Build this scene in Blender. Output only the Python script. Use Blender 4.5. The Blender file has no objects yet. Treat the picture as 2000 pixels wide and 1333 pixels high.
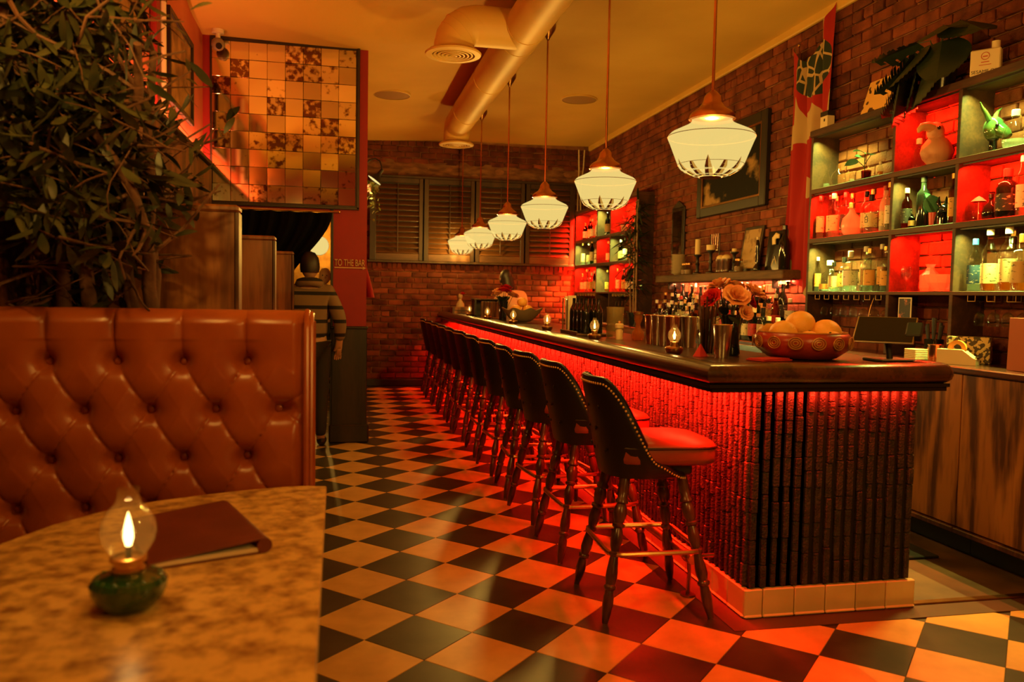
import bpy, bmesh, math, random
from mathutils import Vector, Matrix, Euler
random.seed(7)
PI = math.pi
scn = bpy.context.scene
col = scn.collection
# ------------------------------------------------------------------ camera
CAMH = 1.3731
cam_d = bpy.data.cameras.new('camera'); cam = bpy.data.objects.new('camera', cam_d); col.objects.link(cam)
cam_d.sensor_width = 36.0; cam_d.lens = 1572.975 / 2000 * 36.0; cam_d.clip_start = .05; cam_d.clip_end = 60
_y, _p, _r = .209402, .0568431, .0185496
_rt = Vector((math.cos(_y), -math.sin(_y), 0)); _fw = Vector((math.sin(_y)*math.cos(_p), math.cos(_y)*math.cos(_p), -math.sin(_p)))
_up = _rt.cross(_fw); _rt2 = _rt*math.cos(_r) + _up*math.sin(_r); _up2 = _up*math.cos(_r) - _rt*math.sin(_r)
cam.matrix_world = Matrix(((_rt2.x, _up2.x, -_fw.x, 0), (_rt2.y, _up2.y, -_fw.y, 0), (_rt2.z, _up2.z, -_fw.z, CAMH), (0, 0, 0, 1)))
cam_d.dof.use_dof = True; cam_d.dof.focus_distance = 5.0; cam_d.dof.aperture_fstop = 2.6
scn.camera = cam
# ------------------------------------------------------------------ world, exposure, large lights
w = bpy.data.worlds.new('world'); scn.world = w; w.use_nodes = True
w.node_tree.nodes['Background'].inputs[0].default_value = (.9, .45, .16, 1)
w.node_tree.nodes['Background'].inputs[1].default_value = .002
vs = scn.view_settings; vs.view_transform = 'Standard'; vs.look = 'None'; vs.exposure = 0.0; vs.gamma = 1.0; vs.use_curve_mapping = False
cy = scn.cycles
cy.max_bounces = 7; cy.diffuse_bounces = 3; cy.glossy_bounces = 3; cy.transmission_bounces = 5; cy.transparent_max_bounces = 24
cy.caustics_reflective = False; cy.caustics_refractive = False; cy.sample_clamp_indirect = 4.0; cy.use_light_tree = True
WARM = (1.0, .53, .08); RED = (1.0, .012, .003); GREEN = (.55, .80, .13); SALMON = (1.0, .30, .10)
def area(name, loc, size, size_y, power, color, target, parent=None):
    d = bpy.data.lights.new(name, 'AREA'); d.shape = 'RECTANGLE'; d.size = size; d.size_y = size_y; d.energy = power; d.color = color
    o = bpy.data.objects.new(name, d); col.objects.link(o); o.location = loc
    z = -(Vector(target)); z.normalize()            # target = direction; local -Z looks along it, local X = strip axis
    return o, z
def strip(name, a, b, width, power, color, direction, spread=None):
    """a LED strip from a to b shining along direction"""
    a = Vector(a); b = Vector(b); x = (b - a).normalized()
    o, z = area(name, (a + b)/2, (b - a).length, width, power, color, direction)
    z = (z - x*z.dot(x)).normalized(); yv = z.cross(x)
    o.matrix_world = Matrix(((x.x, yv.x, z.x, o.location.x), (x.y, yv.y, z.y, o.location.y), (x.z, yv.z, z.z, o.location.z), (0, 0, 0, 1)))
    if spread: o.data.spread = spread
    return o
def point(name, loc, power, color, radius=.03, parent=None):
    d = bpy.data.lights.new(name, 'POINT'); d.energy = power; d.color = color; d.shadow_soft_size = radius
    o = bpy.data.objects.new(name, d); col.objects.link(o); o.location = loc
    if parent: o.parent = parent
    return o
strip('bar_side_led', (1.60, 3.05, .992), (1.60, 11.8, .992), .02, 500, RED, (.66, 0, -1))
strip('bar_end_led', (1.74, 3.082, .990), (2.49, 3.082, .990), .010, 5.0, (1, .03, .008), (0, .8, -1), 2.0)
strip('ledge_cove_led', (-1.135, 2.0, 2.475), (-1.135, 7.4, 2.475), .02, 40, (1, .24, .085), (-.3, 0, 1))
strip('shelf_side_led', (3.435, 11.80, 1.15), (3.435, 11.80, 2.45), .015, 16, RED, (-.7, 1, 0))
strip('wall_shelf_led', (3.60, 5.95, 1.535), (3.60, 8.45, 1.535), .015, 60, (1, .30, .10), (.6, 0, -1))
# ------------------------------------------------------------------ mesh helpers
def T(x=0, y=0, z=0, rx=0, ry=0, rz=0, s=None):
    m = Matrix.Translation((x, y, z)) @ Euler((rx, ry, rz)).to_matrix().to_4x4()
    if s is not None:
        m = m @ Matrix.Diagonal((*(s if hasattr(s, '__len__') else (s, s, s)), 1))
    return m
class MB:
    def __init__(self): self.v = []; self.f = []
    def add(self, vs, fs, M=None):
        n = len(self.v)
        self.v += [tuple(M @ Vector(p)) for p in vs] if M is not None else [tuple(p) for p in vs]
        self.f += [tuple(i + n for i in f) for f in fs]; return self
    def box(self, x0, x1, y0, y1, z0, z1, b=0, M=None):
        if b <= 0:
            v = [(x, y, z) for z in (z0, z1) for y in (y0, y1) for x in (x0, x1)]
            f = [(0, 2, 3, 1), (4, 5, 7, 6), (0, 1, 5, 4), (2, 6, 7, 3), (0, 4, 6, 2), (1, 3, 7, 5)]
            return self.add(v, f, M)
        c = ((x0+x1)/2, (y0+y1)/2, (z0+z1)/2); h = (abs(x1-x0)/2, abs(y1-y0)/2, abs(z1-z0)/2); b = min(b, min(h)*.95)
        v = []; idx = {}
        for sx in (-1, 1):
            for sy in (-1, 1):
                for sz in (-1, 1):
                    s = (sx, sy, sz)
                    for a in range(3):
                        idx[(s, a)] = len(v)
                        v.append(tuple(c[k] + s[k]*(h[k] if k == a else h[k]-b) for k in range(3)))
        f = []
        for a in range(3):
            o = [k for k in range(3) if k != a]
            for sg in (-1, 1):
                q = []
                for (p, r) in ((-1, -1), (1, -1), (1, 1), (-1, 1)):
                    s = [0, 0, 0]; s[a] = sg; s[o[0]] = p; s[o[1]] = r; q.append(idx[(tuple(s), a)])
                f.append(tuple(q))
            for p in (-1, 1):
                for r in (-1, 1):
                    s1 = [0, 0, 0]; s1[a] = -1; s1[o[0]] = p; s1[o[1]] = r; s2 = list(s1); s2[a] = 1
                    s1 = tuple(s1); s2 = tuple(s2)
                    f.append((idx[(s1, o[0])], idx[(s2, o[0])], idx[(s2, o[1])], idx[(s1, o[1])]))
        for sx in (-1, 1):
            for sy in (-1, 1):
                for sz in (-1, 1):
                    s = (sx, sy, sz); f.append((idx[(s, 0)], idx[(s, 1)], idx[(s, 2)]))
        return self.add(v, f, M)
    def lathe(self, prof, n=16, M=None, sq=None):
        """profile of (r, z); sq = superellipse exponent for squarish sections"""
        v = []; f = []; rings = []
        for (r, z) in prof:
            if r < 1e-6:
                rings.append([len(v)]); v.append((0, 0, z)); continue
            ring = []
            for i in range(n):
                a = 2*PI*i/n + (PI/n if sq else 0); c, s = math.cos(a), math.sin(a)
                k = r
                if sq: k = r/((abs(c)**sq + abs(s)**sq)**(1/sq))
                ring.append(len(v)); v.append((k*c, k*s, z))
            rings.append(ring)
        for a, b in zip(rings, rings[1:]):
            if len(a) == 1 and len(b) == 1: continue
            for i in range(n):
                j = (i+1) % n
                if len(a) == 1: f.append((a[0], b[j], b[i]))
                elif len(b) == 1: f.append((a[i], a[j], b[0]))
                else: f.append((a[i], a[j], b[j], b[i]))
        return self.add(v, f, M)
    def cyl(self, r, z0, z1, n=16, M=None, r1=None):
        r1 = r if r1 is None else r1
        return self.lathe([(0, z0), (r, z0), (r1, z1), (0, z1)], n, M)
    def sphere(self, r, n=12, m=8, M=None):
        return self.lathe([(r*math.sin(PI*i/m), -r*math.cos(PI*i/m)) for i in range(m+1)], n, M)
    def tube(self, pts, r, n=8, closed=False, caps=True):
        pts = [Vector(p) for p in pts]; k = len(pts); rr = r if hasattr(r, '__len__') else [r]*k
        v = []; f = []; prev = None
        for i, p in enumerate(pts):
            if closed: t = (pts[(i+1) % k] - pts[i-1])
            else: t = pts[min(i+1, k-1)] - pts[max(i-1, 0)]
            t.normalize()
            if prev is None:
                up = Vector((0, 0, 1)) if abs(t.z) < .9 else Vector((1, 0, 0)); a = t.cross(up).normalized()
            else:
                a = (prev - t*prev.dot(t)); a = a.normalized() if a.length > 1e-6 else t.orthogonal().normalized()
            prev = a; b = t.cross(a)
            for j in range(n):
                an = 2*PI*j/n; v.append(tuple(p + (a*math.cos(an) + b*math.sin(an))*rr[i]))
        for i in range(k if closed else k-1):
            i2 = (i+1) % k
            for j in range(n):
                j2 = (j+1) % n; f.append((i*n+j, i*n+j2, i2*n+j2, i2*n+j))
        if not closed and caps:
            f.append(tuple(range(n-1, -1, -1))); f.append(tuple((k-1)*n + j for j in range(n)))
        return self.add(v, f)
    def grid(self, fn, nu, nv, cu=False):
        v = [fn(i/(nu if cu else nu-1), j/(nv-1)) for j in range(nv) for i in range(nu)]; f = []
        for j in range(nv-1):
            for i in range(nu if cu else nu-1):
                i2 = (i+1) % nu; f.append((j*nu+i, j*nu+i2, (j+1)*nu+i2, (j+1)*nu+i))
        return self.add(v, f)
    def prism(self, pts, z0, z1, M=None):
        n = len(pts); v = [(x, y, z0) for x, y in pts] + [(x, y, z1) for x, y in pts]
        f = [tuple(range(n-1, -1, -1)), tuple(range(n, 2*n))] + [(i, (i+1) % n, (i+1) % n + n, i+n) for i in range(n)]
        return self.add(v, f, M)
    def mesh(self, name, mat=None, smooth=35):
        me = bpy.data.meshes.new(name); me.from_pydata(self.v, [], self.f)
        bm = bmesh.new(); bm.from_mesh(me); bmesh.ops.recalc_face_normals(bm, faces=bm.faces[:]); bm.to_mesh(me); bm.free()
        if mat: me.materials.append(mat)
        if smooth:
            me.polygons.foreach_set('use_smooth', [True]*len(me.polygons)); me.set_sharp_from_angle(angle=math.radians(smooth))
        return me
    def build(self, name, mat=None, parent=None, smooth=35, loc=None):
        return put(name, self.mesh(name, mat, smooth), parent, loc)
def put(name, me, parent=None, loc=None, rot=None, sc=None):
    o = bpy.data.objects.new(name, me); col.objects.link(o)
    if parent is not None: o.parent = parent
    if loc is not None: o.location = loc
    if rot is not None: o.rotation_euler = rot
    if sc is not None: o.scale = sc
    return o
def tag(o, label, cat, group=None):
    o['label'] = label; o['category'] = cat
    if group: o['group'] = group
    return o
def thing(name, label, cat, loc=(0, 0, 0), rz=0, group=None):
    o = bpy.data.objects.new(name, None); o.empty_display_size = .05; col.objects.link(o)
    o.location = loc; o.rotation_euler = (0, 0, rz)
    return tag(o, label, cat, group)
def struct(o, label=None):
    o['kind'] = 'structure'
    if label: o['label'] = label
    return o
def copy_tree(o, parent=None):
    c = o.copy(); col.objects.link(c); c.parent = parent
    for ch in list(o.children): copy_tree(ch, c)
    return c
# ------------------------------------------------------------------ materials
def S(r, g, b):
    f = lambda c: (c/255/12.92) if c <= 10 else ((c/255 + .055)/1.055)**2.4
    return (f(r), f(g), f(b))
def _mat(name):
    m = bpy.data.materials.new(name); m.use_nodes = True; nt = m.node_tree
    return m, nt, nt.nodes, nt.links, nt.nodes['Principled BSDF']
def M(name, c, rough=.5, metal=0., c2=None, vs=6., det=4., bump=0., bs=60., spec=.5, coat=0., stretch=None, lo=.35, hi=.65, coord='Object', trans=0., sheen=0., rnd=0.):
    m, nt, N, L, P = _mat(name)
    P.inputs['Roughness'].default_value = rough; P.inputs['Metallic'].default_value = metal
    P.inputs['Specular IOR Level'].default_value = spec; P.inputs['Coat Weight'].default_value = coat
    P.inputs['Transmission Weight'].default_value = trans; P.inputs['Sheen Weight'].default_value = sheen
    P.inputs['Base Color'].default_value = (*c, 1)
    if c2 is not None or bump > 0 or rnd > 0:
        if coord == 'World': src = N.new('ShaderNodeNewGeometry').outputs['Position']
        else: src = N.new('ShaderNodeTexCoord').outputs[coord]
        mp = N.new('ShaderNodeMapping'); L.new(src, mp.inputs[0])
        if stretch: mp.inputs['Scale'].default_value = stretch
        if rnd > 0:
            oi = N.new('ShaderNodeObjectInfo'); ad = N.new('ShaderNodeVectorMath'); ad.operation = 'SCALE'
            cb = N.new('ShaderNodeCombineXYZ'); L.new(oi.outputs['Random'], cb.inputs[0]); L.new(oi.outputs['Random'], cb.inputs[1]); L.new(oi.outputs['Random'], cb.inputs[2])
            L.new(cb.outputs[0], ad.inputs[0]); ad.inputs['Scale'].default_value = 37.; a2 = N.new('ShaderNodeVectorMath')
            L.new(mp.outputs[0], a2.inputs[0]); L.new(ad.outputs[0], a2.inputs[1]); vec = a2.outputs[0]
        else: vec = mp.outputs[0]
    if c2 is not None:
        nz = N.new('ShaderNodeTexNoise'); nz.inputs['Scale'].default_value = vs; nz.inputs['Detail'].default_value = det; L.new(vec, nz.inputs['Vector'])
        rp = N.new('ShaderNodeValToRGB'); e = rp.color_ramp.elements; e[0].position = lo; e[0].color = (*c, 1); e[1].position = hi; e[1].color = (*c2, 1)
        L.new(nz.outputs[0], rp.inputs[0]); outc = rp.outputs[0]
        if rnd > 0:
            hs = N.new('ShaderNodeHueSaturation'); mr = N.new('ShaderNodeMapRange'); mr.inputs[3].default_value = 1-rnd; mr.inputs[4].default_value = 1+rnd
            L.new(oi.outputs['Random'], mr.inputs[0]); L.new(mr.outputs[0], hs.inputs['Value']); L.new(outc, hs.inputs['Color']); outc = hs.outputs[0]
        L.new(outc, P.inputs['Base Color'])
    if bump > 0:
        n2 = N.new('ShaderNodeTexNoise'); n2.inputs['Scale'].default_value = bs; n2.inputs['Detail'].default_value = 3; L.new(vec, n2.inputs['Vector'])
        bp = N.new('ShaderNodeBump'); bp.inputs['Strength'].default_value = bump; bp.inputs['Distance'].default_value = .01
        L.new(n2.outputs[0], bp.inputs['Height']); L.new(bp.outputs[0], P.inputs['Normal'])
    return m
def wood(name, c1, c2, rough=.4, stretch=(1, 1, .12), scale=9., coat=.0, bump=.05, warp=2.5):
    m, nt, N, L, P = _mat(name)
    tc = N.new('ShaderNodeTexCoord'); mp = N.new('ShaderNodeMapping'); mp.inputs['Scale'].default_value = stretch; L.new(tc.outputs['Object'], mp.inputs[0])
    n1 = N.new('ShaderNodeTexNoise'); n1.inputs['Scale'].default_value = scale*.35; n1.inputs['Detail'].default_value = 2; L.new(mp.outputs[0], n1.inputs['Vector'])
    ml = N.new('ShaderNodeMath'); ml.operation = 'MULTIPLY'; ml.inputs[1].default_value = scale*warp; L.new(n1.outputs[0], ml.inputs[0])
    sn = N.new('ShaderNodeMath'); sn.operation = 'SINE'; L.new(ml.outputs[0], sn.inputs[0])
    n2 = N.new('ShaderNodeTexNoise'); n2.inputs['Scale'].default_value = scale*6; n2.inputs['Detail'].default_value = 3; L.new(mp.outputs[0], n2.inputs['Vector'])
    mx = N.new('ShaderNodeMath'); mx.operation = 'MULTIPLY_ADD'; mx.inputs[1].default_value = .25; L.new(sn.outputs[0], mx.inputs[0]); L.new(n2.outputs[0], mx.inputs[2])
    rp = N.new('ShaderNodeValToRGB'); e = rp.color_ramp.elements; e[0].position = .25; e[0].color = (*c1, 1); e[1].position = .75; e[1].color = (*c2, 1)
    L.new(mx.outputs[0], rp.inputs[0]); L.new(rp.outputs[0], P.inputs['Base Color'])
    P.inputs['Roughness'].default_value = rough; P.inputs['Coat Weight'].default_value = coat; P.inputs['Coat Roughness'].default_value = .2
    if bump:
        bp = N.new('ShaderNodeBump'); bp.inputs['Strength'].default_value = bump; bp.inputs['Distance'].default_value = .005; L.new(mx.outputs[0], bp.inputs['Height']); L.new(bp.outputs[0], P.inputs['Normal'])
    return m
def glass(name, tint, rough=.03, ior=1.45, body=0., bodycol=(1, 1, 1)):
    """thin-walled glass: tinted see-through plus fresnel reflection"""
    m, nt, N, L, P = _mat(name); N.remove(P); out = N['Material Output']
    tr = N.new('ShaderNodeBsdfTransparent'); tr.inputs[0].default_value = (*tint, 1)
    gl = N.new('ShaderNodeBsdfGlossy'); gl.inputs['Roughness'].default_value = rough; gl.inputs[0].default_value = (1, 1, 1, 1)
    lw = N.new('ShaderNodeLayerWeight'); lw.inputs[0].default_value = .28
    sh = tr.outputs[0]
    if body > 0:
        df = N.new('ShaderNodeBsdfTranslucent'); df.inputs[0].default_value = (*bodycol, 1); d2 = N.new('ShaderNodeBsdfDiffuse'); d2.inputs[0].default_value = (*bodycol, 1)
        a = N.new('ShaderNodeAddShader'); L.new(df.outputs[0], a.inputs[0]); L.new(d2.outputs[0], a.inputs[1])
        mb = N.new('ShaderNodeMixShader'); mb.inputs[0].default_value = body; L.new(tr.outputs[0], mb.inputs[1]); L.new(a.outputs[0], mb.inputs[2]); sh = mb.outputs[0]
    mx = N.new('ShaderNodeMixShader'); ma = N.new('ShaderNodeMath'); ma.operation = 'MULTIPLY_ADD'; ma.inputs[1].default_value = .75; ma.inputs[2].default_value = .04
    L.new(lw.outputs['Facing'], ma.inputs[0]); pw = N.new('ShaderNodeMath'); pw.operation = 'POWER'; pw.inputs[1].default_value = 1.6; L.new(ma.outputs[0], pw.inputs[0])
    L.new(pw.outputs[0], mx.inputs[0]); L.new(sh, mx.inputs[1]); L.new(gl.outputs[0], mx.inputs[2]); L.new(mx.outputs[0], out.inputs[0])
    return m
def emit(name, c, s=1.):
    m, nt, N, L, P = _mat(name); N.remove(P); e = N.new('ShaderNodeEmission'); e.inputs[0].default_value = (*c, 1); e.inputs[1].default_value = s
    L.new(e.outputs[0], N['Material Output'].inputs[0]); return m
def globe_mat():
    m, nt, N, L, P = _mat('opal_glass'); N.remove(P)
    e = N.new('ShaderNodeEmission'); e.inputs[0].default_value = (*S(243, 212, 122), 1); e.inputs[1].default_value = .66
    t = N.new('ShaderNodeBsdfTransparent'); t.inputs[0].default_value = (.42, .42, .42, 1)
    a = N.new('ShaderNodeAddShader'); L.new(e.outputs[0], a.inputs[0]); L.new(t.outputs[0], a.inputs[1]); L.new(a.outputs[0], N['Material Output'].inputs[0]); return m
mt = {}
mt['plaster'] = M('ceiling_plaster', (.66, .40, .075), .8, c2=(.58, .34, .058), vs=1.2, bump=.06, bs=40, coord='World')
mt['duct'] = M('duct_paint', (.70, .44, .10), .5, c2=(.64, .39, .08), vs=3)
mt['brick'] = M('old_brick', (.090, .018, .008), .8, c2=(.23, .055, .02), vs=5., det=5, bump=.35, bs=70, coord='World', rnd=.38, spec=.3)
mt['mortar'] = M('mortar', (.33, .14, .06), .9, c2=(.16, .065, .028), vs=7, bump=.4, bs=90, coord='World')
mt['redwall'] = M('red_paint', (.30, .006, .006), .6, c2=(.25, .005, .005), vs=3, bump=.04, bs=80, coord='World')
mt['salmon'] = M('salmon_plaster', (.62, .15, .06), .7, c2=(.52, .10, .04), vs=2.5, bump=.05, coord='World')
mt['tile_l'] = M('cream_tile', (.80, .48, .15), .36, c2=(.60, .34, .10), vs=7, det=6, coord='World', bump=.02, bs=30, lo=.3, hi=.75)
mt['tile_d'] = M('black_tile', (.032, .026, .018), .34, c2=(.055, .043, .028), vs=6, coord='World', bump=.02, bs=30)
mt['subfloor'] = M('sub_floor', (.05, .035, .022), .6, c2=(.035, .025, .018), vs=4, coord='World')
mt['borderf'] = M('floor_border', (.10, .04, .02), .45, c2=(.075, .03, .016), vs=5, coord='World')
mt['servfl'] = M('service_floor', (.17, .085, .035), .5, c2=(.06, .03, .015), vs=3, coord='World', bump=.1, bs=20)
mt['walnut'] = wood('walnut', S(62, 30, 12), S(120, 66, 30), .42, (1, 1, .1), 9)
mt['veneer'] = wood('veneer', S(84, 46, 17), S(172, 110, 52), .4, (1, 1, .13), 6.0, warp=8)
mt['veneer2'] = wood('divider_veneer', S(104, 58, 24), S(150, 92, 44), .4, (1, 1, .1), 8, warp=4)
mt['shelfwood'] = wood('shelf_wood', S(52, 27, 13), S(80, 45, 24), .6, (1, .14, 1), 9)
mt['darkwood'] = wood('dark_wood', S(26, 17, 10), S(48, 31, 18), .4, (1, 1, .15), 8)
mt['shutter'] = wood('shutter_wood', S(74, 46, 20), S(102, 66, 32), .45, (.15, 1, 1), 9)
mt['shutterf'] = wood('shutter_frame_wood', S(44, 27, 13), S(66, 42, 22), .45, (1, 1, .15), 9)
mt['barrail'] = wood('bar_rail_wood', S(48, 25, 12), S(86, 46, 22), .26, (1, .07, 1), 10, coat=.5)
mt['bartop'] = wood('bar_top_wood', S(40, 22, 12), S(58, 33, 18), .33, (1, .07, 1), 10, coat=.2)
mt['rustic'] = wood('rustic_plank', S(56, 36, 18), S(104, 72, 38), .7, (1, .1, 1), 8, bump=.5)
mt['legwood'] = wood('turned_wood', S(52, 28, 14), S(96, 55, 28), .28, (1, 1, .2), 14, coat=.4)
mt['black'] = M('black_paint', (.012, .010, .008), .45)
mt['blackg'] = M('black_gloss', (.012, .010, .009), .18)
mt['slatm'] = M('rough_slat', (.015, .011, .008), .6, c2=(.044, .032, .021), vs=22, det=5, bump=.9, bs=110, rnd=.25)
mt['slatback'] = M('slat_backing', (.012, .009, .007), .7)
mt['glazed'] = M('glazed_tile', (.80, .64, .34), .2, c2=(.70, .54, .26), vs=4, rnd=.08, coat=.3)
mt['grout'] = M('grout', (.09, .06, .035), .9)
mt['nail'] = M('nail_brass', (.75, .46, .16), .35, .35)
mt['brass'] = M('brass', (.80, .50, .18), .32, 1., c2=(.55, .30, .09), vs=8)
mt['chrome'] = M('steel', (.75, .68, .58), .22, 1.)
mt['copper'] = M('copper', (.75, .33, .16), .22, 1., c2=(.6, .25, .11), vs=12)
mt['bronze'] = M('bronze', (.42, .22, .075), .3, 1., c2=(.3, .15, .05), vs=10)
mt['leather'] = M('cognac_leather', (.36, .080, .015), .30, c2=(.30, .060, .011), vs=9, bump=.06, bs=300, spec=.6)
mt['blackleather'] = M('black_leather', (.009, .006, .005), .33, bump=.08, bs=260, spec=.5)
mt['seatleather'] = M('oxblood_leather', (.30, .055, .02), .4, c2=(.24, .04, .015), vs=7, bump=.05, bs=260)
mt['stone'] = M('table_stone', (.78, .50, .16), .28, c2=(.26, .125, .035), vs=26, det=12, lo=.40, hi=.70, spec=.5)
mt['cover'] = M('menu_leather', (.16, .028, .012), .45, c2=(.12, .02, .009), vs=9, bump=.1, bs=240)
mt['paper'] = M('paper', (.72, .60, .40), .8)
mt['curtain'] = M('black_velvet', (.0025, .002, .002), .95, spec=.1)
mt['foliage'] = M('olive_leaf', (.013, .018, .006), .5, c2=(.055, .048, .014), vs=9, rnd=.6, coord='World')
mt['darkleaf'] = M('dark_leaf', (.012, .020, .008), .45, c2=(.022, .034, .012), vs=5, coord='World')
mt['ivy'] = M('ivy_leaf', (.16, .20, .03), .5, c2=(.28, .27, .05), vs=20, coord='World')
mt['freshleaf'] = M('fresh_leaf', (.07, .24, .12), .4, c2=(.12, .34, .2), vs=14)
mt['bark'] = M('bark', (.13, .05, .022), .8, c2=(.08, .03, .013), vs=14, bump=.6, bs=40)
mt['cane'] = M('bamboo_cane', (.30, .15, .06), .45, c2=(.2, .10, .04), vs=9, stretch=(1, 1, .2))
mt['soil'] = M('soil', (.02, .012, .007), .95)
mt['cream'] = M('cream', (.72, .58, .36), .6)
mt['white'] = M('off_white', (.78, .70, .54), .5)
mt['candle'] = M('candle_wax', (.75, .55, .26), .5)
mt['orange'] = M('orange_peel', (.85, .33, .045), .5, c2=(.8, .42, .07), vs=5, bump=.2, bs=160)
mt['stem'] = M('stem_green', (.03, .05, .015), .5)
mt['rose'] = M('peach_rose', (.85, .42, .16), .55, c2=(.85, .28, .10), vs=16)
mt['redrose'] = M('red_rose', (.65, .012, .008), .5)
mt['redpot'] = M('red_lacquer', (.42, .035, .015), .35, c2=(.26, .03, .012), vs=6, bump=.15, bs=50)
mt['gold'] = M('gold_paint', (.50, .22, .05), .4, .3)
mt['greenglass'] = M('green_glazed_glass', (.020, .085, .018), .12, c2=(.012, .05, .012), vs=14, coat=.6)
mt['skin'] = M('skin', (.52, .27, .15), .55)
mt['hair'] = M('black_hair', (.012, .008, .006), .5)
mt['blond'] = M('blond_hair', (.55, .30, .10), .5)
mt['pinktop'] = M('pale_top', (.62, .36, .22), .8, c2=(.55, .28, .16), vs=4)
mt['denim'] = M('dark_trousers', (.02, .018, .016), .8)
mt['terracotta'] = M('terracotta', (.62, .30, .17), .55, c2=(.42, .16, .08), vs=10, lo=.45, hi=.7)
mt['felt'] = M('mat_rubber', (.01, .009, .008), .9)
mt['clear'] = glass('clear_glass', (.90, .93, .90))
mt['glow_glass'] = glass('lamp_chimney_glass', (.97, .93, .82), .02, body=.045, bodycol=(.9, .7, .3))
mt['greenb'] = glass('green_bottle_glass', (.10, .20, .06))
mt['amberb'] = glass('amber_bottle_glass', (.50, .20, .04))
mt['darkb'] = M('dark_bottle_glass', (.008, .010, .007), .07, coat=.3)
mt['milkb'] = glass('frosted_glass', (.7, .7, .66), .25, body=.5, bodycol=(.55, .5, .42))
mt['whisky'] = glass('amber_liquor', (.75, .36, .08), .05, body=.25, bodycol=(.5, .2, .03))
mt['gin'] = glass('clear_liquor', (.85, .90, .86), .05, body=.12, bodycol=(.5, .55, .5))
mt['globe'] = globe_mat()
mt['flame'] = emit('flame', (1, .62, .2), 9)
mt['bulb'] = emit('bulb', (1, .72, .36), 6)
mt['reddot'] = emit('led_diode', (1, .30, .16), 2.5)
mt['silver'] = M('lamp_inside', (.85, .75, .5), .4)
# ------------------------------------------------------------------ the setting
TS = .3048; TO = (.52814, 3.16338); R2 = math.sqrt(.5)
floor = struct(MB().box(-1.2, 3.8, -3, 14, -.06, -.004).build('floor', mt['subfloor'], smooth=0), 'black and cream checkerboard tile floor laid on the diagonal')
tile_me = []
for nm, key in (('light', 'tile_l'), ('dark', 'tile_d')):
    tile_me.append(MB().box(-TS/2+.0008, TS/2-.0008, -TS/2+.0008, TS/2-.0008, -.010, 0, .0015).mesh('floor_tile', mt[key], 0))
cells = []
for u in range(-45, 25):
    for v in range(-45, 25):
        x = TO[0] + TS*R2*(u + .5 - v - .5); y = TO[1] - TS*R2*(u + v + 1)
        a = -.55 < x < 1.80 and 1.0 < y < 11.85 and not (y > 7.3 and x < .1 and x > .1)
        if y > 7.45 and x < .02: a = -.55 < x and y < 11.0
        b = 1.5 < x < 3.9 and 1.1 < y < 3.12
        if a or b: cells.append((math.hypot(x, y) + (6 if x < -.1 else 0), x, y, (u + v) % 2))
cells.sort(); rest = MB(), MB()
for i, (d, x, y, k) in enumerate(cells):
    if i < 300: put('floor_tile', tile_me[k], floor, (x, y, 0), (0, 0, PI/4))
    else: rest[k].box(-TS/2+.0008, TS/2-.0008, -TS/2+.0008, TS/2-.0008, -.010, 0, 0, T(x, y, 0, 0, 0, PI/4))
for k, key in enumerate(('tile_l', 'tile_d')):
    if rest[k].v: rest[k].build('floor_tiles_beyond', mt[key], floor, 0)['kind'] = 'stuff'
MB().box(1.60, 1.72, 3.13, 11.9, -.01, .0025).box(1.60, 3.7, 2.99, 3.13, -.01, .0025).build('floor_border', mt['borderf'], floor, 0)
MB().box(2.5, 3.7, 3.13, 11.9, -.01, .004).build('service_floor', mt['servfl'], floor, 0)
MB().box(2.55, 3.7, 3.115, 3.155, 0, .010, .003).build('threshold_strip', mt['bronze'], floor)
# ceiling
def sm(a, b, x):
    t = max(0, min(1, (x-a)/(b-a))); return t*t*(3-2*t)
def ceil_z(x, y):
    z = 3.65 + .015*math.sin(x*1.7 + y*.6)
    left = 1 - sm(.2, 2.0, x)
    fr = 1 - sm(6.72 + .10*math.sin(x*2.6) + .12*x, 7.12 + .12*x, y)
    z += left*(.09*fr - .10*(1-fr)) - left*.05*sm(-.2, -1.2, x)*0
    z -= .14*(1 - sm(-1.2, -.7, x))*fr
    return z
def cf(a, b):
    x = -1.25 + a*5.05; y = -3 + b*15.1; return (x, y, ceil_z(x, y))
c_ = MB().grid(cf, 70, 160); n_ = len(c_.v); c_.v += [(-1.25, -3, 3.95), (3.8, -3, 3.95), (3.8, 12.1, 3.95), (-1.25, 12.1, 3.95)]; c_.f.append((n_, n_+1, n_+2, n_+3))
struct(c_.build('ceiling', mt['plaster'], smooth=60), 'uneven ochre plaster ceiling with a soft fold before the mirror wall')
MB().box(3.66, 3.70, 2.5, 11.9, 3.58, 3.66, .01).build('trim_1', mt['duct']); struct(bpy.data.objects['trim_1'], 'cream strip of moulding along the brick wall')
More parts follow.
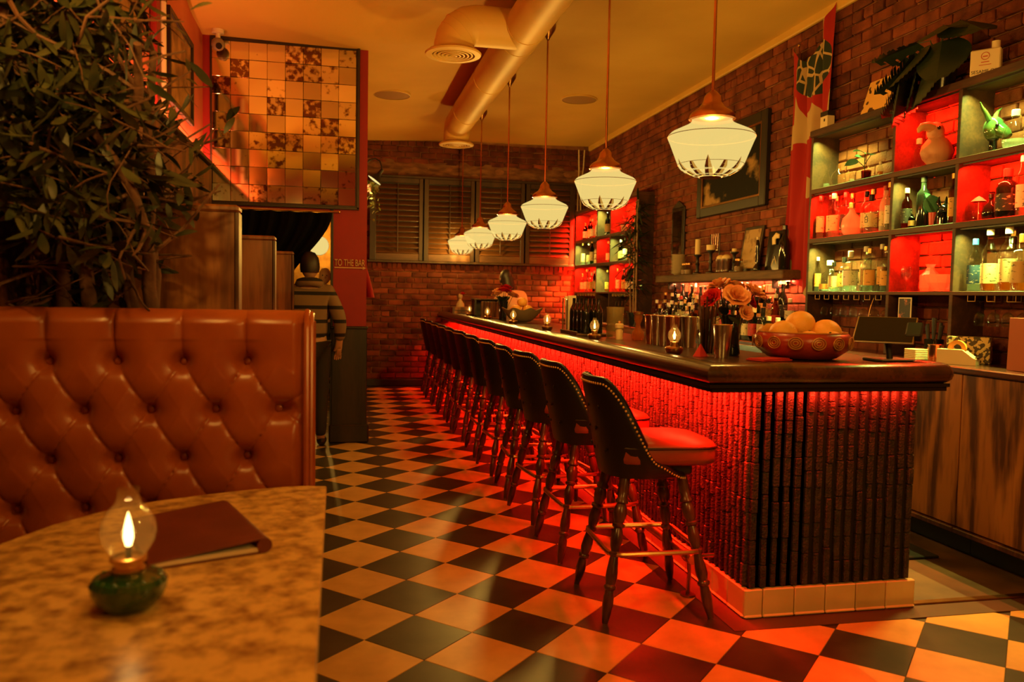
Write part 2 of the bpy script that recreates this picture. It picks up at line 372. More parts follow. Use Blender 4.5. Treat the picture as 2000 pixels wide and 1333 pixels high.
# brick walls
def brick_set(parent, u0, u1, z0, z1, place, skip, near, nobj=300, soldier=None):
    Lb, Hb, g = .215, .071, .012; var = []
    rr = random.Random(3)
    for k in range(5):
        m = MB().box(-Lb/2, Lb/2, -.02, .02, -Hb/2, Hb/2, .006)
        m.v = [(x + rr.uniform(-.003, .003), y + rr.uniform(-.002, .002), z + rr.uniform(-.003, .003)) for x, y, z in m.v]
        var.append(m)
    vm = [m.mesh('brick', mt['brick'], 40) for m in var]; items = []; row = 0; z = z0 + Hb/2
    while z + Hb/2 < z1:
        u = u0 + (0 if row % 2 else -Lb/2 - g/2); header = row % 6 == 5
        ln = Lb*.5 if header else Lb
        while u < u1:
            uc = u + ln/2; a = max(u, u0); b = min(u + ln, u1)
            if b - a > .03 and not skip((a+b)/2, z): items.append(((a+b)/2, z + rr.uniform(-.003, .003), (b-a)/Lb, rr.uniform(-.006, .004), rr.randrange(5)))
            u += ln + g
        z += Hb + g; row += 1
    items.sort(key=lambda t: near(t[0], t[1])); bulk = MB()
    for i, (u, z, s, dp, k) in enumerate(items):
        Mx = place(u, z, dp) @ Matrix.Diagonal((s, 1, 1, 1))
        if i < nobj:
            o = put('brick', vm[k], parent); o.matrix_local = Mx
        else: bulk.add(var[k].v, var[k].f, Mx)
    if bulk.v: bulk.build('bricks_beyond', mt['brick'], parent, 40)['kind'] = 'stuff'
wr = struct(MB().box(3.715, 3.85, -3, 12.1, 0, 3.7).build('wall_right', mt['mortar'], smooth=0), 'old red brick wall behind the bar')
brick_set(wr, 3.3, 11.93, 1.02, 3.60, lambda u, z, d: Matrix.Translation((3.712+d, u, z)) @ Matrix.Rotation(-PI/2, 4, 'Z'),
          lambda u, z: False, lambda u, z: (0 if (z > 2.62 or 5.7 < u < 9) else 50) + (0 if z > 1.6 else 3) + math.hypot(3.7, u))
wb = struct(MB().box(.15, 3.8, 11.965, 12.1, 0, 3.7).build('wall_back', mt['mortar'], smooth=0), 'brick wall with shuttered window at the far end')
brick_set(wb, .22, 3.7, .12, 3.62, lambda u, z, d: Matrix.Translation((u, 11.962+d, z)),
          lambda u, z: (1.74 < z < 3.28 and .38 < u < 3.44) or (3.02 < z < 3.28), lambda u, z: (0 if .4 < z < 1.8 or z > 3.2 else 5) + abs(z-1.4) + (0 if u < 3.4 else 4))
rr = random.Random(5); sm_me = MB().box(-.03, .03, -.02, .02, -.048, .048, .006).mesh('soldier_brick', mt['brick'], 40)
x = .25
while x < 3.4:
    put('soldier_brick', sm_me, wb, (x, 11.955 + rr.uniform(-.004, .004), 1.775)); x += .072
struct(MB().box(.2, 3.7, 11.93, 11.97, 0, .10, .008).build('baseboard_back', mt['black']), 'black skirting under the far brick wall')
ln = MB()
def lint(a, b): return (.22 + a*3.5, 11.945 - .02*math.sin(a*23)*math.sin(b*7) - .015*math.sin(a*61), 3.05 + .25*b + .02*math.sin(a*17)*b)
ln.grid(lint, 90, 8); struct(ln.build('trim_2', M('rough_lintel', (.26, .12, .05), .9, c2=(.11, .045, .02), vs=6, bump=.8, bs=25, stretch=(1, 1, 4)), smooth=60), 'rough plastered timber lintel above the shutters')
# window with shutters
win = struct(MB().box(.40, 3.42, 11.90, 11.96, 1.84, 3.06).build('window_1', mt['black'], smooth=0), 'wide window closed with brown louvred shutters')
MB().box(.36, 3.46, 11.82, 11.96, 1.815, 1.85, .006).build('window_sill', mt['shutterf'], win)
MB().box(.36, 3.46, 11.86, 11.96, 3.04, 3.08, .006).build('window_head', mt['shutterf'], win)
slat_me = MB().box(-.31, .31, -.004, .004, -.041, .041, .003).mesh('louver_slat', mt['shutter'], 40)
xs = [.45, 1.21, 1.97, 2.73]
for x0 in xs:
    x1 = x0 + .68
    for (a, b) in ((x0 - .06, x0 + .03), (x1 - .03, x1 + .05)):
        MB().box(a, b, 11.845, 11.91, 1.85, 3.04, .004).build('shutter_stile', mt['shutterf'], win)
    MB().box(x0+.03, x1-.03, 11.85, 11.9, 1.85, 1.95, .004).build('shutter_rail', mt['shutter'], win)
    MB().box(x0+.03, x1-.03, 11.85, 11.9, 2.97, 3.04, .004).build('shutter_rail', mt['shutterf'], win)
    MB().box(x0+.333, x0+.347, 11.822, 11.838, 1.97, 2.96, .003).build('tilt_rod', mt['shutterf'], win)
    for k in range(13):
        put('louver_slat', slat_me, win, (x0 + .34, 11.872, 1.99 + k*.0775), (-.55, 0, 0))
# left wall: timber panelling to a lit ledge, plaster above
wl = struct(MB().box(-1.25, -1.115, -3, 7.45, 0, 2.43).build('wall_left', mt['darkwood'], smooth=0), 'timber panelled wall below a lit ledge')
for k in range(7):
    y0 = .62 + k*.97
    MB().box(-1.12, -1.10, y0+.006, min(y0+.964, 7.44), .10, 2.41, .004).build('wall_panel', mt['walnut'], wl)
MB().box(-1.16, -1.075, -3, 7.44, 2.425, 2.455, .006).build('ledge_cap', mt['darkwood'], wl)
struct(MB().box(-1.35, -1.18, -3, 7.5, 2.43, 3.9).build('wall_left_upper', mt['salmon'], smooth=0), 'warm red plaster wall above the timber panelling')
# partition with the mirror and the doorway
wp = MB().box(-1.25, .222, 7.455, 7.60, 2.10, 3.9).box(-.075, .222, 7.455, 7.60, 1.05, 2.10).box(.10, .222, 7.6, 11.97, 0, 3.7)
wp = struct(wp.build('wall_partition', mt['redwall'], smooth=0), 'red painted partition with a doorway and a tiled mirror')
MB().box(-.085, .232, 7.44, 7.62, 0, 1.05, .006).build('wainscot_panel', mt['darkwood'], wp)
MB().box(-.095, .24, 7.425, 7.63, 1.04, 1.065, .006).build('wainscot_cap', mt['darkwood'], wp)
MB().box(-.105, .252, 7.415, 7.64, 0, .17, .012).build('wainscot_base', mt['darkwood'], wp)
MB().box(-.098, -.074, 7.445, 7.61, .17, 2.12, .004).build('door_jamb', mt['black'], wp)
struct(MB().box(-1.3, 3.8, -3.1, -3, 0, 3.9).build('wall_front', mt['redwall'], smooth=0), 'red wall of the front of the room')
struct(MB().box(-2.3, -1.25, 13.9, 14.05, 0, 2.7).box(-1.25, .2, 13.9, 14.05, 0, 2.7).box(-2.35, -2.25, 7.6, 14, 0, 2.7).box(.09, .15, 11.97, 14, 0, 2.7).build('wall_back_room', M('ochre_stucco', (.55, .30, .06), .7, c2=(.34, .16, .03), vs=9, det=6, bump=.3, bs=30), smooth=0), 'ochre stucco wall of the room past the curtain')
struct(MB().box(-2.3, .12, 7.6, 14, 2.68, 2.75).build('ceiling_back_room', mt['plaster'], smooth=0), 'low ceiling past the curtain')
struct(MB().box(-2.3, -1.2, 7.4, 14, -.06, -.004).build('floor_back_room', mt['tile_d'], smooth=0), 'dark floor past the curtain')
# ------------------------------------------------------------------ the bar
bar = thing('bar_counter', 'long bar clad in rough vertical slats with dark rolled wooden rail', 'bar', (0, 0, 0))
MB().box(1.725, 2.0, 3.125, 11.9, 0, 1.0).box(1.725, 2.50, 3.125, 3.62, 0, 1.0).build('body', mt['slatback'], bar, 0)
MB().box(1.44, 2.06, 2.94, 11.88, 1.045, 1.108, .004).box(2.062, 2.515, 2.94, 3.66, 1.045, 1.108, .004).build('counter_top', mt['bartop'], bar)
prof = [(-.05, 1.116), (-.02, 1.120), (.005, 1.119), (.026, 1.113), (.042, 1.101), (.051, 1.085), (.052, 1.068), (.045, 1.052), (.030, 1.041), (.008, 1.036), (-.05, 1.036)]
def sweep(prof, path):
    v = []; f = []; n = len(prof)
    for (px, py, nx, ny) in path:
        for (o, z) in prof: v.append((px + nx*o, py + ny*o, z))
    for i in range(len(path)-1):
        for j in range(n): j2 = (j+1) % n; f.append((i*n+j, i*n+j2, (i+1)*n+j2, (i+1)*n+j))
    f += [tuple(range(n)), tuple(range((len(path)-1)*n, len(path)*n))]
    return MB().add(v, f)
path = [(1.45, 11.89, -1, 0), (1.45, 7, -1, 0), (1.45, 2.95, -1, -1), (2.49, 2.95, 0, -1), (2.505, 2.965, .45, -.8), (2.515, 3.0, .9, -.35), (2.515, 3.2, 1, 0)]
sweep(prof, path).build('rolled_rail', mt['barrail'], bar, 40)
sweep([(.030, 1.036), (.030, 1.022), (.012, 1.016), (.012, 1.002), (-.06, 1.002), (-.06, 1.036)], [(1.45, 11.89, -1, 0), (1.45, 2.95, -1, -1), (2.51, 2.95, 0, -1)]).build('under_moulding', mt['blackg'], bar, 30)
MB().box(1.46, 1.725, 2.96, 11.88, 1.0, 1.045).box(1.725, 2.51, 2.96, 3.125, 1.0, 1.045).build('soffit', mt['black'], bar, 0)
rs = random.Random(11); slat_v = []
for k in range(6):
    m = MB(); z = .134
    while z < .99:
        hgt = rs.uniform(.05, .16); z2 = min(z + hgt, .997); wd = .0135*rs.uniform(.84, 1.1); dp = .020*rs.uniform(.75, 1.15)
        m.box(-wd + rs.uniform(-.001, .001), wd, -dp, .004, z, z2 - .0015, .0035); z = z2
    slat_v.append(m.mesh('slat', mt['slatm'], 30))
k = 0; y = 3.145
while y < 11.88:
    put('slat', slat_v[k % 6], bar, (1.725, y, 0), (0, 0, -PI/2)); y += .0525; k = (k*5 + 1) % 7
for i in range(16): put('slat', slat_v[(i*5+i//3) % 6], bar, (1.735 + i*.0505, 3.125, 0), (0, 0, 0))
tm = MB().box(-.0735, .0735, -.022, .006, .003, .128, .004).box(-.0735, .0735, -.028, .0, .0025, .018, .006).mesh('base_tile', mt['glazed'], 30)
MB().box(1.712, 1.73, 3.112, 11.9, .003, .125).box(1.712, 2.50, 3.112, 3.13, .003, .125).build('grout_bed', mt['grout'], bar, 0)
y = 3.10 + .08
while y < 11.85: put('base_tile', tm, bar, (1.72, y, 0), (0, 0, -PI/2)); y += .150
tmh = MB().box(-.042, .042, -.022, .006, .003, .128, .004).box(-.042, .042, -.028, .0, .0025, .018, .006).mesh('base_tile', mt['glazed'], 30)
put('base_tile', tmh, bar, (1.741, 3.12, 0))
for i in range(5): put('base_tile', tm, bar, (1.86 + i*.150, 3.12, 0))
ft = MB().tube([(1.575, 3.35, .185), (1.575, 11.7, .185)], .024, 12); ft.build('foot_rail', mt['brass'], bar)
y = 3.40
while y < 11.7:
    b = MB().tube([(1.575, y, .17), (1.58, y, .10), (1.575, y, .012)], .010, 8).cyl(.035, .002, .012, 14, T(1.575, y, 0)).tube([(1.575, y-.02, .185), (1.575, y+.02, .185)], .029, 12)
    b.tube([(1.575, y, .185), (1.70, y, .185)], .010, 8); b.build('rail_bracket', mt['bronze'], bar); y += 1.35
ld = MB().cyl(.006, 0, .005, 8).mesh('led_diode', mt['reddot'])
y = 3.25
while y < 11.6: put('led_diode', ld, bar, (1.665, y, .994)); put('led_diode', ld, bar, (1.665, y+.035, .994)); y += .62
# ------------------------------------------------------------------ bar stools
def make_stool():
    t = thing('bar_stool', 'black leather bar stool with brass nailheads, nearest the corner of the bar', 'stool')
    def plan(th, tt, off=0):
        c, s = math.cos(th), math.sin(th); e = 2.6
        k = 1/((abs(c)**e + abs(s)**e)**(1/e)); a = .205 + .03*tt; b = .205 + .03*tt
        return (-.015 - (a - off)*c*k - .045*tt*tt*max(0, c), (b - off)*s*k)
    A = math.radians(132)
    def ztop(th):
        q = abs(th)/A; return 1.025 - .012*q - .33*sm(.27, .70, q) - .068*sm(.62, 1, q)
    zb = .60; nu, nv = 45, 14; v = []; f = []
    for side in (0, 1):
        for j in range(nv):
            for i in range(nu):
                th = -A + 2*A*i/(nu-1); tt = j/(nv-1); z = zb + (ztop(th) - zb)*tt
                hz = (z - zb)/.42
                off = (0 if side == 0 else .045) + (.02*(1-tt)**3 if side == 0 else 0) + (.012*(tt**8) if side == 0 else -.010*(tt**8))
                x, y = plan(th, hz, off); v.append((x, y, z + (.006*math.sin(PI*.5) if (tt > .99) else 0)))
    n = nu*nv
    for j in range(nv-1):
        for i in range(nu-1):
            a = j*nu+i; f.append((a, a+1, a+nu+1, a+nu)); f.append((n+a, n+a+nu, n+a+nu+1, n+a+1))
    for i in range(nu-1):
        a = (nv-1)*nu+i; f.append((a, a+1, n+a+1, n+a)); f.append((i, n+i, n+i+1, i+1))
    for i in (0, nu-1):
        for j in range(nv-1): a = j*nu+i; f.append((a, a+nu, n+a+nu, n+a))
    MB().add(v, f).build('backrest', mt['blackleather'], t, 50)
    # nailheads along the edge, welt along the rim
    nh = MB(); pts = []; acc = 0; last = None
    for i in range(400):
        th = -A + 2*A*i/399; z = ztop(th) - .018; x, y = plan(th, (z-zb)/.42, .004); p = Vector((x, y, z))
        if last is None or (p-last).length > .0135:
            c = Vector((x+.015, y, 0)).normalized(); nh.lathe([(.0056, 0), (.0046, .0026), (0, .0042)], 6, Matrix.Translation(p) @ c.to_track_quat('Z', 'Y').to_matrix().to_4x4()); last = p
    o = nh.build('nailhead_trim', mt['nail'], t, 60); o['kind'] = 'stuff'
    MB().tube([(*plan(-A + 2*A*i/60, (ztop(-A + 2*A*i/60)-zb)/.42, .022), ztop(-A + 2*A*i/60) + .003) for i in range(61)], .008, 6).build('rim_welt', mt['blackleather'], t)
    for (th, z) in ((-.45, .90), (0, .90), (.45, .90), (-.22, .80), (.22, .80), (-.5, .71), (0, .71), (.5, .71)):
        x, y = plan(th, (z-zb)/.42, .0); MB().sphere(.009, 8, 5, T(x, y, z, s=(.5, 1, 1))).build('button', mt['blackleather'], t)
    # seat
    def cush(zlo, zhi, half, puff):
        v = []; f = []; nr = 36; rings = []
        prof = [(.0, zlo), (.9, zlo), (.985, zlo+.012), (1., zlo+.03), (1., zhi-.03), (.975, zhi-.012), (.92, zhi), (.6, zhi+puff*.7), (0, zhi+puff)]
        m = MB().lathe(prof, nr, T(.055, 0, 0, s=(half[0], half[1], 1)), sq=6.); return m
    cush(.655, .755, (.225, .205), .022).build('seat', mt['seatleather'], t, 50)
    rim = []
    for i in range(48):
        a = 2*PI*i/48; c, s = math.cos(a), math.sin(a); k = 1/((abs(c)**6+abs(s)**6)**(1/6)); rim.append((.055+.225*c*k, .205*s*k, .733))
    MB().tube(rim, .006, 6, closed=True).build('seat_welt', mt['blackleather'], t)
    MB().box(-.15, .17, -.15, .15, .605, .66, .01).build('swivel_plate', mt['black'], t)
    lp = [(.021, .0), (.023, .03), (.0245, .12), (.021, .17), (.029, .185), (.029, .20), (.020, .21), (.026, .23), (.030, .27), (.026, .31), (.020, .335), (.028, .345), (.028, .36), (.018, .372), (.024, .40), (.027, .45), (.022, .50), (.017, .525), (.026, .535), (.026, .55), (.018, .562), (.021, .60), (.025, .66), (.026, .70), (.020, .745), (.027, .755), (.027, .772), (.019, .785), (.022, .82), (.0235, .87), (.020, .93), (.013, .99), (.013, 1.)]
    for sx in (-1, 1):
        for sy in (-1, 1):
            a = Vector((sx*.125, sy*.125, .615)); b = Vector((sx*.235, sy*.24, 0.004)); d = b - a; L_ = d.length
            Mx = Matrix.Translation(a) @ d.to_track_quat('Z', 'Y').to_matrix().to_4x4()
            lg = MB().lathe([(0, 0)] + [(r, q*L_) for r, q in lp] + [(0, L_)], 10, Mx).build('leg', mt['legwood'], t, 50)
            MB().cyl(.0115, -.0025, .010, 8, T(b.x, b.y, 0.0025)).build('glide', mt['chrome'], lg)
    ring = []; hw = .208; rc = .05
    for (cx, cyy, a0) in ((hw-rc, hw-rc, 0), (-hw+rc, hw-rc, PI/2), (-hw+rc, -hw+rc, PI), (hw-rc, -hw+rc, 3*PI/2)):
        for k in range(6): a = a0 + k*PI/10; ring.append((cx+rc*math.cos(a), cyy+rc*math.sin(a), .285))
    MB().tube(ring, .0115, 8, closed=True).build('footrest_ring', mt['brass'], t)
    return t
stool = make_stool()
ords = ['', 'second', 'third', 'fourth', 'fifth', 'sixth', 'seventh', 'eighth', 'ninth', 'tenth', 'eleventh', 'twelfth']
for i, (y, a) in enumerate([(3.38, -.04), (4.16, .02), (4.86, .10), (5.46, -.05), (6.16, .06), (6.85, .0), (7.60, .05), (8.25, -.04), (8.95, .03), (9.60, 0), (10.3, .04), (11.0, -.03)]):
    o = stool if i == 0 else copy_tree(stool)
    o.location = (1.335, y, 0); o.rotation_euler.z = a; o['group'] = 'bar stools along the bar'
    if i: o['label'] = 'black leather bar stool with brass nailheads, %s from the corner of the bar' % ords[i]
# ------------------------------------------------------------------ pendants
def make_pendant():
    t = thing('pendant_lamp', 'schoolhouse pendant lamp', 'lamp')
    prof = [(.0, .0), (.045, .001), (.080, .007), (.122, .026), (.143, .043), (.155, .066), (.192, .160), (.201, .180), (.200, .193), (.186, .207), (.120, .238), (.100, .250), (.092, .262), (.092, .275)]
    MB().lathe(prof, 40).build('glass_shade', mt['globe'], t, 60)
    MB().lathe([(.100, .262), (.108, .268), (.106, .284), (.094, .300), (.060, .322), (.046, .345), (.040, .372), (.022, .392), (.010, .402)], 24).build('fitter', mt['copper'], t, 40)
    MB().tube([(0, 0, .40), (0, 0, 1.62)], .0075, 8).build('rod', mt['copper'], t)
    MB().lathe([(.010, 1.585), (.018, 1.60), (.060, 1.665), (.066, 1.685), (.066, 1.712), (0, 1.712)], 20).build('canopy', mt['bronze'], t, 40)
    sp = M('painted_star', (.16, .05, .012), .5) if 'painted_star' not in bpy.data.materials else bpy.data.materials['painted_star']
    sl = bpy.data.materials.get('painted_star_light') or emit('painted_star_light', (.70, .34, .05), .75)
    def surf(z, off=.0015):
        for (r0, z0), (r1, z1) in zip(prof, prof[1:]):
            if z0 <= z <= z1: return r0 + (r1-r0)*(z-z0)/max(1e-6, z1-z0) + off
        return prof[-1][0]
    m = MB(); m2 = MB()
    for k in range(12):
        a = 2*PI*k/12; long = .080 if k % 2 == 0 else .058; w0 = .14
        for part, (mm, d0, d1) in enumerate(((m, -1, 0), (m2, 0, 1))):
            pts = []
            for (z, wk) in ((.003, 2.2), (.012, 1.3), (.036, .8), (.058, .42), (long, .02)):
                if z > long: continue
                r = surf(z) + .001
                pts.append(((r*math.cos(a + w0*wk*d0), r*math.sin(a + w0*wk*d0), z - .001), (r*math.cos(a + w0*wk*d1), r*math.sin(a + w0*wk*d1), z - .001)))
            for (p, q), (p2, q2) in zip(pts, pts[1:]): mm.add([p, q, q2, p2], [(0, 1, 2, 3)])
    m.tube([((surf(.19)+.0005)*math.cos(2*PI*i/60), (surf(.19)+.0005)*math.sin(2*PI*i/60), .187) for i in range(60)], .0016, 5, closed=True)
    m.tube([((surf(.058)+.0005)*math.cos(2*PI*i/60), (surf(.058)+.0005)*math.sin(2*PI*i/60), .058) for i in range(60)], .0010, 5, closed=True)
    m.lathe([(0, -.004), (.048, -.003), (.05, 0)], 24)
    m.build('painted_star_outline', sp, t, 0); m2.build('painted_star_petals', sl, t, 0)
    return t
pend = make_pendant()
PL = 110
where = ['above the corner of the bar', 'second from the corner of the bar', 'third from the corner of the bar', 'fourth from the corner of the bar', 'fifth from the corner of the bar', 'in front of the shutters, last of its row']
for i, y in enumerate([3.545, 5.10, 6.72, 8.30, 10.0, 11.55, .9, -.7]):
    o = pend if i == 0 else copy_tree(pend)
    o.location = (1.69, y, 1.943); o['group'] = 'schoolhouse pendant lamps over the bar'
    o['label'] = 'glowing cream schoolhouse pendant lamp, ' + (where[i] if i < 6 else ('out in the front room', 'added out of view to light the front floor')[i-6])  # last one is added out of view for warm light on the floor
    point('pendant_bulb', (1.69, y, 2.06), PL*(1.0 if i < 6 else 1.3), WARM, .05)
tl = copy_tree(pend); tl.location = (-.55, 1.75, 1.943+.30); tl['label'] = 'glowing cream schoolhouse pendant lamp above the stone table'
point('pendant_bulb', (-.55, 1.75, 2.06+.30), 200, WARM, .06)
# ------------------------------------------------------------------ duct, diffusers, speakers
t = thing('air_duct', 'round ceiling duct painted ochre with two elbows', 'duct', (0, 0, 0))
DX, DZ, DR = 1.36, 3.42, .158
MB().tube([(DX, -3, DZ), (DX, 9.72, DZ)], DR, 28).build('main_pipe', mt['duct'], t, 40)
def elbow(p0, d0, d1, r, rad, nseg=4):
    p0 = Vector(p0); d0 = Vector(d0); d1 = Vector(d1); c = p0 + d1*rad
    return [c - d1*rad*math.cos(PI/2*k/nseg) + d0*rad*math.sin(PI/2*k/nseg) for k in range(nseg+1)]
pts = elbow((DX, 9.72, DZ), (0, 1, 0), (0, 0, -1), DR, .16); MB().tube([(DX, 9.70, DZ)] + pts + [pts[-1] + Vector((0, 0, -.03))], DR, 28).build('elbow', mt['duct'], t, 20)
MB().tube([(DX, 6.2, DZ), (.99, 6.2, DZ)], .15, 28).build('branch_pipe', mt['duct'], t, 40)
p2 = elbow((.99, 6.2, DZ), (-1, 0, 0), (0, 0, -1), .15, .17); MB().tube([(1.0, 6.2, DZ)] + p2 + [p2[-1] + Vector((0, 0, -.02))], .15, 28).build('elbow', mt['duct'], t, 20)
for q in p2[:-1]: MB().tube([q + (p2[-1]-p2[0]).normalized()*-.004, q + (p2[-1]-p2[0]).normalized()*.004], .153, 28).build('gore_seam', mt['duct'], t)
for yy in (1.5, 3.0, 4.5, 6.05, 6.36, 7.6, 9.0):
    MB().tube([(DX, yy-.008, DZ), (DX, yy+.008, DZ)], DR+.004, 28).build('seam_ring', mt['duct'], t)
for yy in (2.2, 5.2, 8.4):
    MB().box(DX-.02, DX+.02, yy-.01, yy+.01, DZ+DR-.01, 3.68).build('hanger', mt['duct'], t)
def diffuser(c, lab):
    d = thing('air_diffuser', lab, 'vent', c)
    MB().lathe([(.15, .03), (.19, .02), (.215, 0), (.21, -.012), (.165, -.016), (.16, .0), (.15, .03)], 32).build('flange', mt['duct'], d, 40)
    MB().cyl(.16, .012, .02, 28).build('throat', mt['black'], d)
    for k, r in enumerate((.145, .115, .085, .055, .026)):
        MB().lathe([(r-.004, .012), (r+.006, -.012 - .002*k), (r-.006, -.014 - .002*k), (r-.014, .010), (r-.004, .012)], 28).build('cone_ring', mt['duct'], d, 40)
diffuser((p2[-1].x, 6.2, p2[-1].z - .052), 'round slotted air diffuser under the near duct elbow')
diffuser((DX, pts[-1].y, pts[-1].z - .062), 'round slotted air diffuser at the far end of the duct')
for (x, y, lab) in ((.53, 9.1, 'flat round speaker grille in the ceiling left of the duct'), (2.66, 9.05, 'flat round speaker grille in the ceiling near the brick wall')):
    s = thing('ceiling_speaker', lab, 'speaker', (x, y, ceil_z(x, y) - .012))
    MB().lathe([(0, 0), (.185, -.002), (.2, .002), (.2, .02), (0, .02)], 32).build('grille', M('speaker_grille', (.30, .16, .05), .7), s, 40)
    MB().lathe([(.198, -.003), (.206, .0), (.206, .02), (.198, .02)], 32).build('rim', mt['duct'], s, 40)
s = thing('security_camera', 'small grey security camera under the ceiling by the mirror', 'camera', (-1.03, 7.28, ceil_z(-1.03, 7.28)-.12))
MB().lathe([(0, .12), (.05, .12), (.05, .09), (.02, .085), (.02, .05), (0, .05)], 16).build('mount', mt['cream'], s)
MB().sphere(.055, 14, 10).build('housing', M('camera_grey', (.25, .19, .12), .4), s, 60)
MB().cyl(.026, .03, .058, 14, T(0, 0, 0, PI/2 + .5, 0, .3)).build('lens', mt['blackg'], s)
# ------------------------------------------------------------------ antique mirror
def mirror_mat():
    m, nt, N, L, P = _mat('antique_mirror'); oi = N.new('ShaderNodeObjectInfo'); tc = N.new('ShaderNodeTexCoord')
    cb = N.new('ShaderNodeCombineXYZ'); ml = N.new('ShaderNodeMath'); ml.operation = 'MULTIPLY'; ml.inputs[1].default_value = 91.
    L.new(oi.outputs['Random'], ml.inputs[0]); L.new(ml.outputs[0], cb.inputs[1]); ad = N.new('ShaderNodeVectorMath'); L.new(tc.outputs['Object'], ad.inputs[0]); L.new(cb.outputs[0], ad.inputs[1])
    nz = N.new('ShaderNodeTexNoise'); nz.inputs['Scale'].default_value = 22; nz.inputs['Detail'].default_value = 3; L.new(ad.outputs[0], nz.inputs['Vector'])
    f2 = N.new('ShaderNodeMath'); f2.operation = 'FRACT'; m3 = N.new('ShaderNodeMath'); m3.operation = 'MULTIPLY'; m3.inputs[1].default_value = 7.31; L.new(oi.outputs['Random'], m3.inputs[0]); L.new(m3.outputs[0], f2.inputs[0])
    mr = N.new('ShaderNodeMapRange'); mr.inputs[1].default_value = .38; mr.inputs[2].default_value = 1.; mr.inputs[3].default_value = -.28; mr.inputs[4].default_value = .12; L.new(f2.outputs[0], mr.inputs[0])
    a2 = N.new('ShaderNodeMath'); a2.operation = 'ADD'; L.new(nz.outputs[0], a2.inputs[0]); L.new(mr.outputs[0], a2.inputs[1])
    rp = N.new('ShaderNodeValToRGB'); e = rp.color_ramp.elements; e[0].position = .44; e[0].color = (.95, .84, .56, 1); e[1].position = .60; e[1].color = (.20, .10, .04, 1); L.new(a2.outputs[0], rp.inputs[0])
    hs = N.new('ShaderNodeHueSaturation'); m4 = N.new('ShaderNodeMapRange'); m4.inputs[3].default_value = .62; m4.inputs[4].default_value = 1.1; L.new(oi.outputs['Random'], m4.inputs[0]); L.new(m4.outputs[0], hs.inputs['Value']); L.new(rp.outputs[0], hs.inputs['Color'])
    L.new(hs.outputs[0], P.inputs['Base Color']); P.inputs['Metallic'].default_value = 1.; P.inputs['Roughness'].default_value = .07
    return m
mm = mirror_mat()
t = thing('tiled_mirror', 'large antique mirror of square foxed tiles on the red partition', 'mirror', (-.495, 7.455, 2.15))
MB().box(-.625, .635, -.02, 0, -.03, 1.40, .004).build('backing_board', mt['darkwood'], t)
MB().box(.622, .645, -.04, 0, -.035, 1.40, .004).build('frame_side', mt['darkwood'], t); MB().box(-.625, .645, -.04, 0, -.04, -.015, .004).build('frame_bottom', mt['darkwood'], t)
ts = .1525; tile = MB().box(-ts/2+.001, ts/2-.001, -.006, 0, -ts/2+.001, ts/2-.001, .0022).mesh('mirror_tile', mm, 0); rr = random.Random(2)
for i in range(8):
    for j in range(9):
        put('mirror_tile', tile, t, (-.607 + ts*(i+.5), -.020, -.005 + ts*(j+.5)), (rr.uniform(-.02, .02), 0, rr.uniform(-.02, .02)))
# ------------------------------------------------------------------ booth
bt = thing('booth_bench', 'cognac leather booth bench with deep buttoned back', 'bench', (0, 0, 0))
DXB, DZB = .2, .158
def tuft(x, z):
    X = (x + .305)/DXB; Z = (1.137 - z)/DZB
    if X > .5: X = .5 + (X-.5)*.42
    if Z < 0: a = b = X; d = 9
    else: a = X + Z/2; b = X - Z/2
    s = abs(math.sin(PI*a)*math.sin(PI*b))
    h = .026*(s**.17)
    ai, bi = round(a), round(b); da, db = a-ai, b-bi; dx = (da+db)/2*DXB; dz = (da-db)*DZB
    if Z >= -.45:
        Zr = max(Z, 0) if Z < 0 else Z
        if Z < 0: dx = (X-round(X))*DXB; dz = z-1.137; ok = True
        q2 = dx*dx + dz*dz; h -= .042*math.exp(-q2/(.024**2)) + .018*math.exp(-q2/(.055**2))
    return h
YB = 2.765
def bf(u, v):
    x = -1.075 + u*.963; top = 1.262; edge = sm(0, .05, -.108 - x)
    if v < .82:
        z = .44 + (top-.44)*v/.82; h = tuft(x, z); return (x, YB - h*edge + (1-edge)*.012, z)
    a = (v-.82)/.18*PI*.62; h = tuft(x, top)*(1-(v-.82)/.18)*edge; rad = .045
    return (x, YB + rad - (rad + h)*math.cos(a) + (1-edge)*.01, top + (rad+h*.4)*math.sin(a))
MB().grid(bf, 230, 200).build('tufted_back', mt['leather'], bt, 80)
bmesh_btn = MB().sphere(.0135, 12, 8, T(s=(1, .55, 1))).mesh('button', mt['leather'], 60)
for r in range(5):
    for k in range(-1, 6):
        x = -.305 + .2*(.5 if r % 2 else 0) - .2*k; z = 1.137 - DZB*r
        if -1.06 < x < -.19: put('button', bmesh_btn, bt, (x, YB + .040, z))
MB().tube([(-.112, YB-.012, .44), (-.112, YB-.012, 1.25), (-.112, YB+.01, 1.288), (-.112, YB+.05, 1.305)], .010, 8).tube([(-.098, YB-.002, .2), (-.098, YB-.002, 1.255), (-.098, YB+.018, 1.285), (-.098, YB+.06, 1.298)], .009, 8).build('side_piping', mt['leather'], bt)
MB().box(-1.08, -.085, YB+.065, YB+.10, .05, 1.285, .015).build('back_frame', mt['leather'], bt)
MB().box(-1.08, -.09, 2.30, YB+.01, .34, .46, .03).build('seat', mt['leather'], bt); MB().box(-1.08, -.11, 2.34, YB+.05, 0.002, .34, .01).build('plinth', mt['darkwood'], bt)
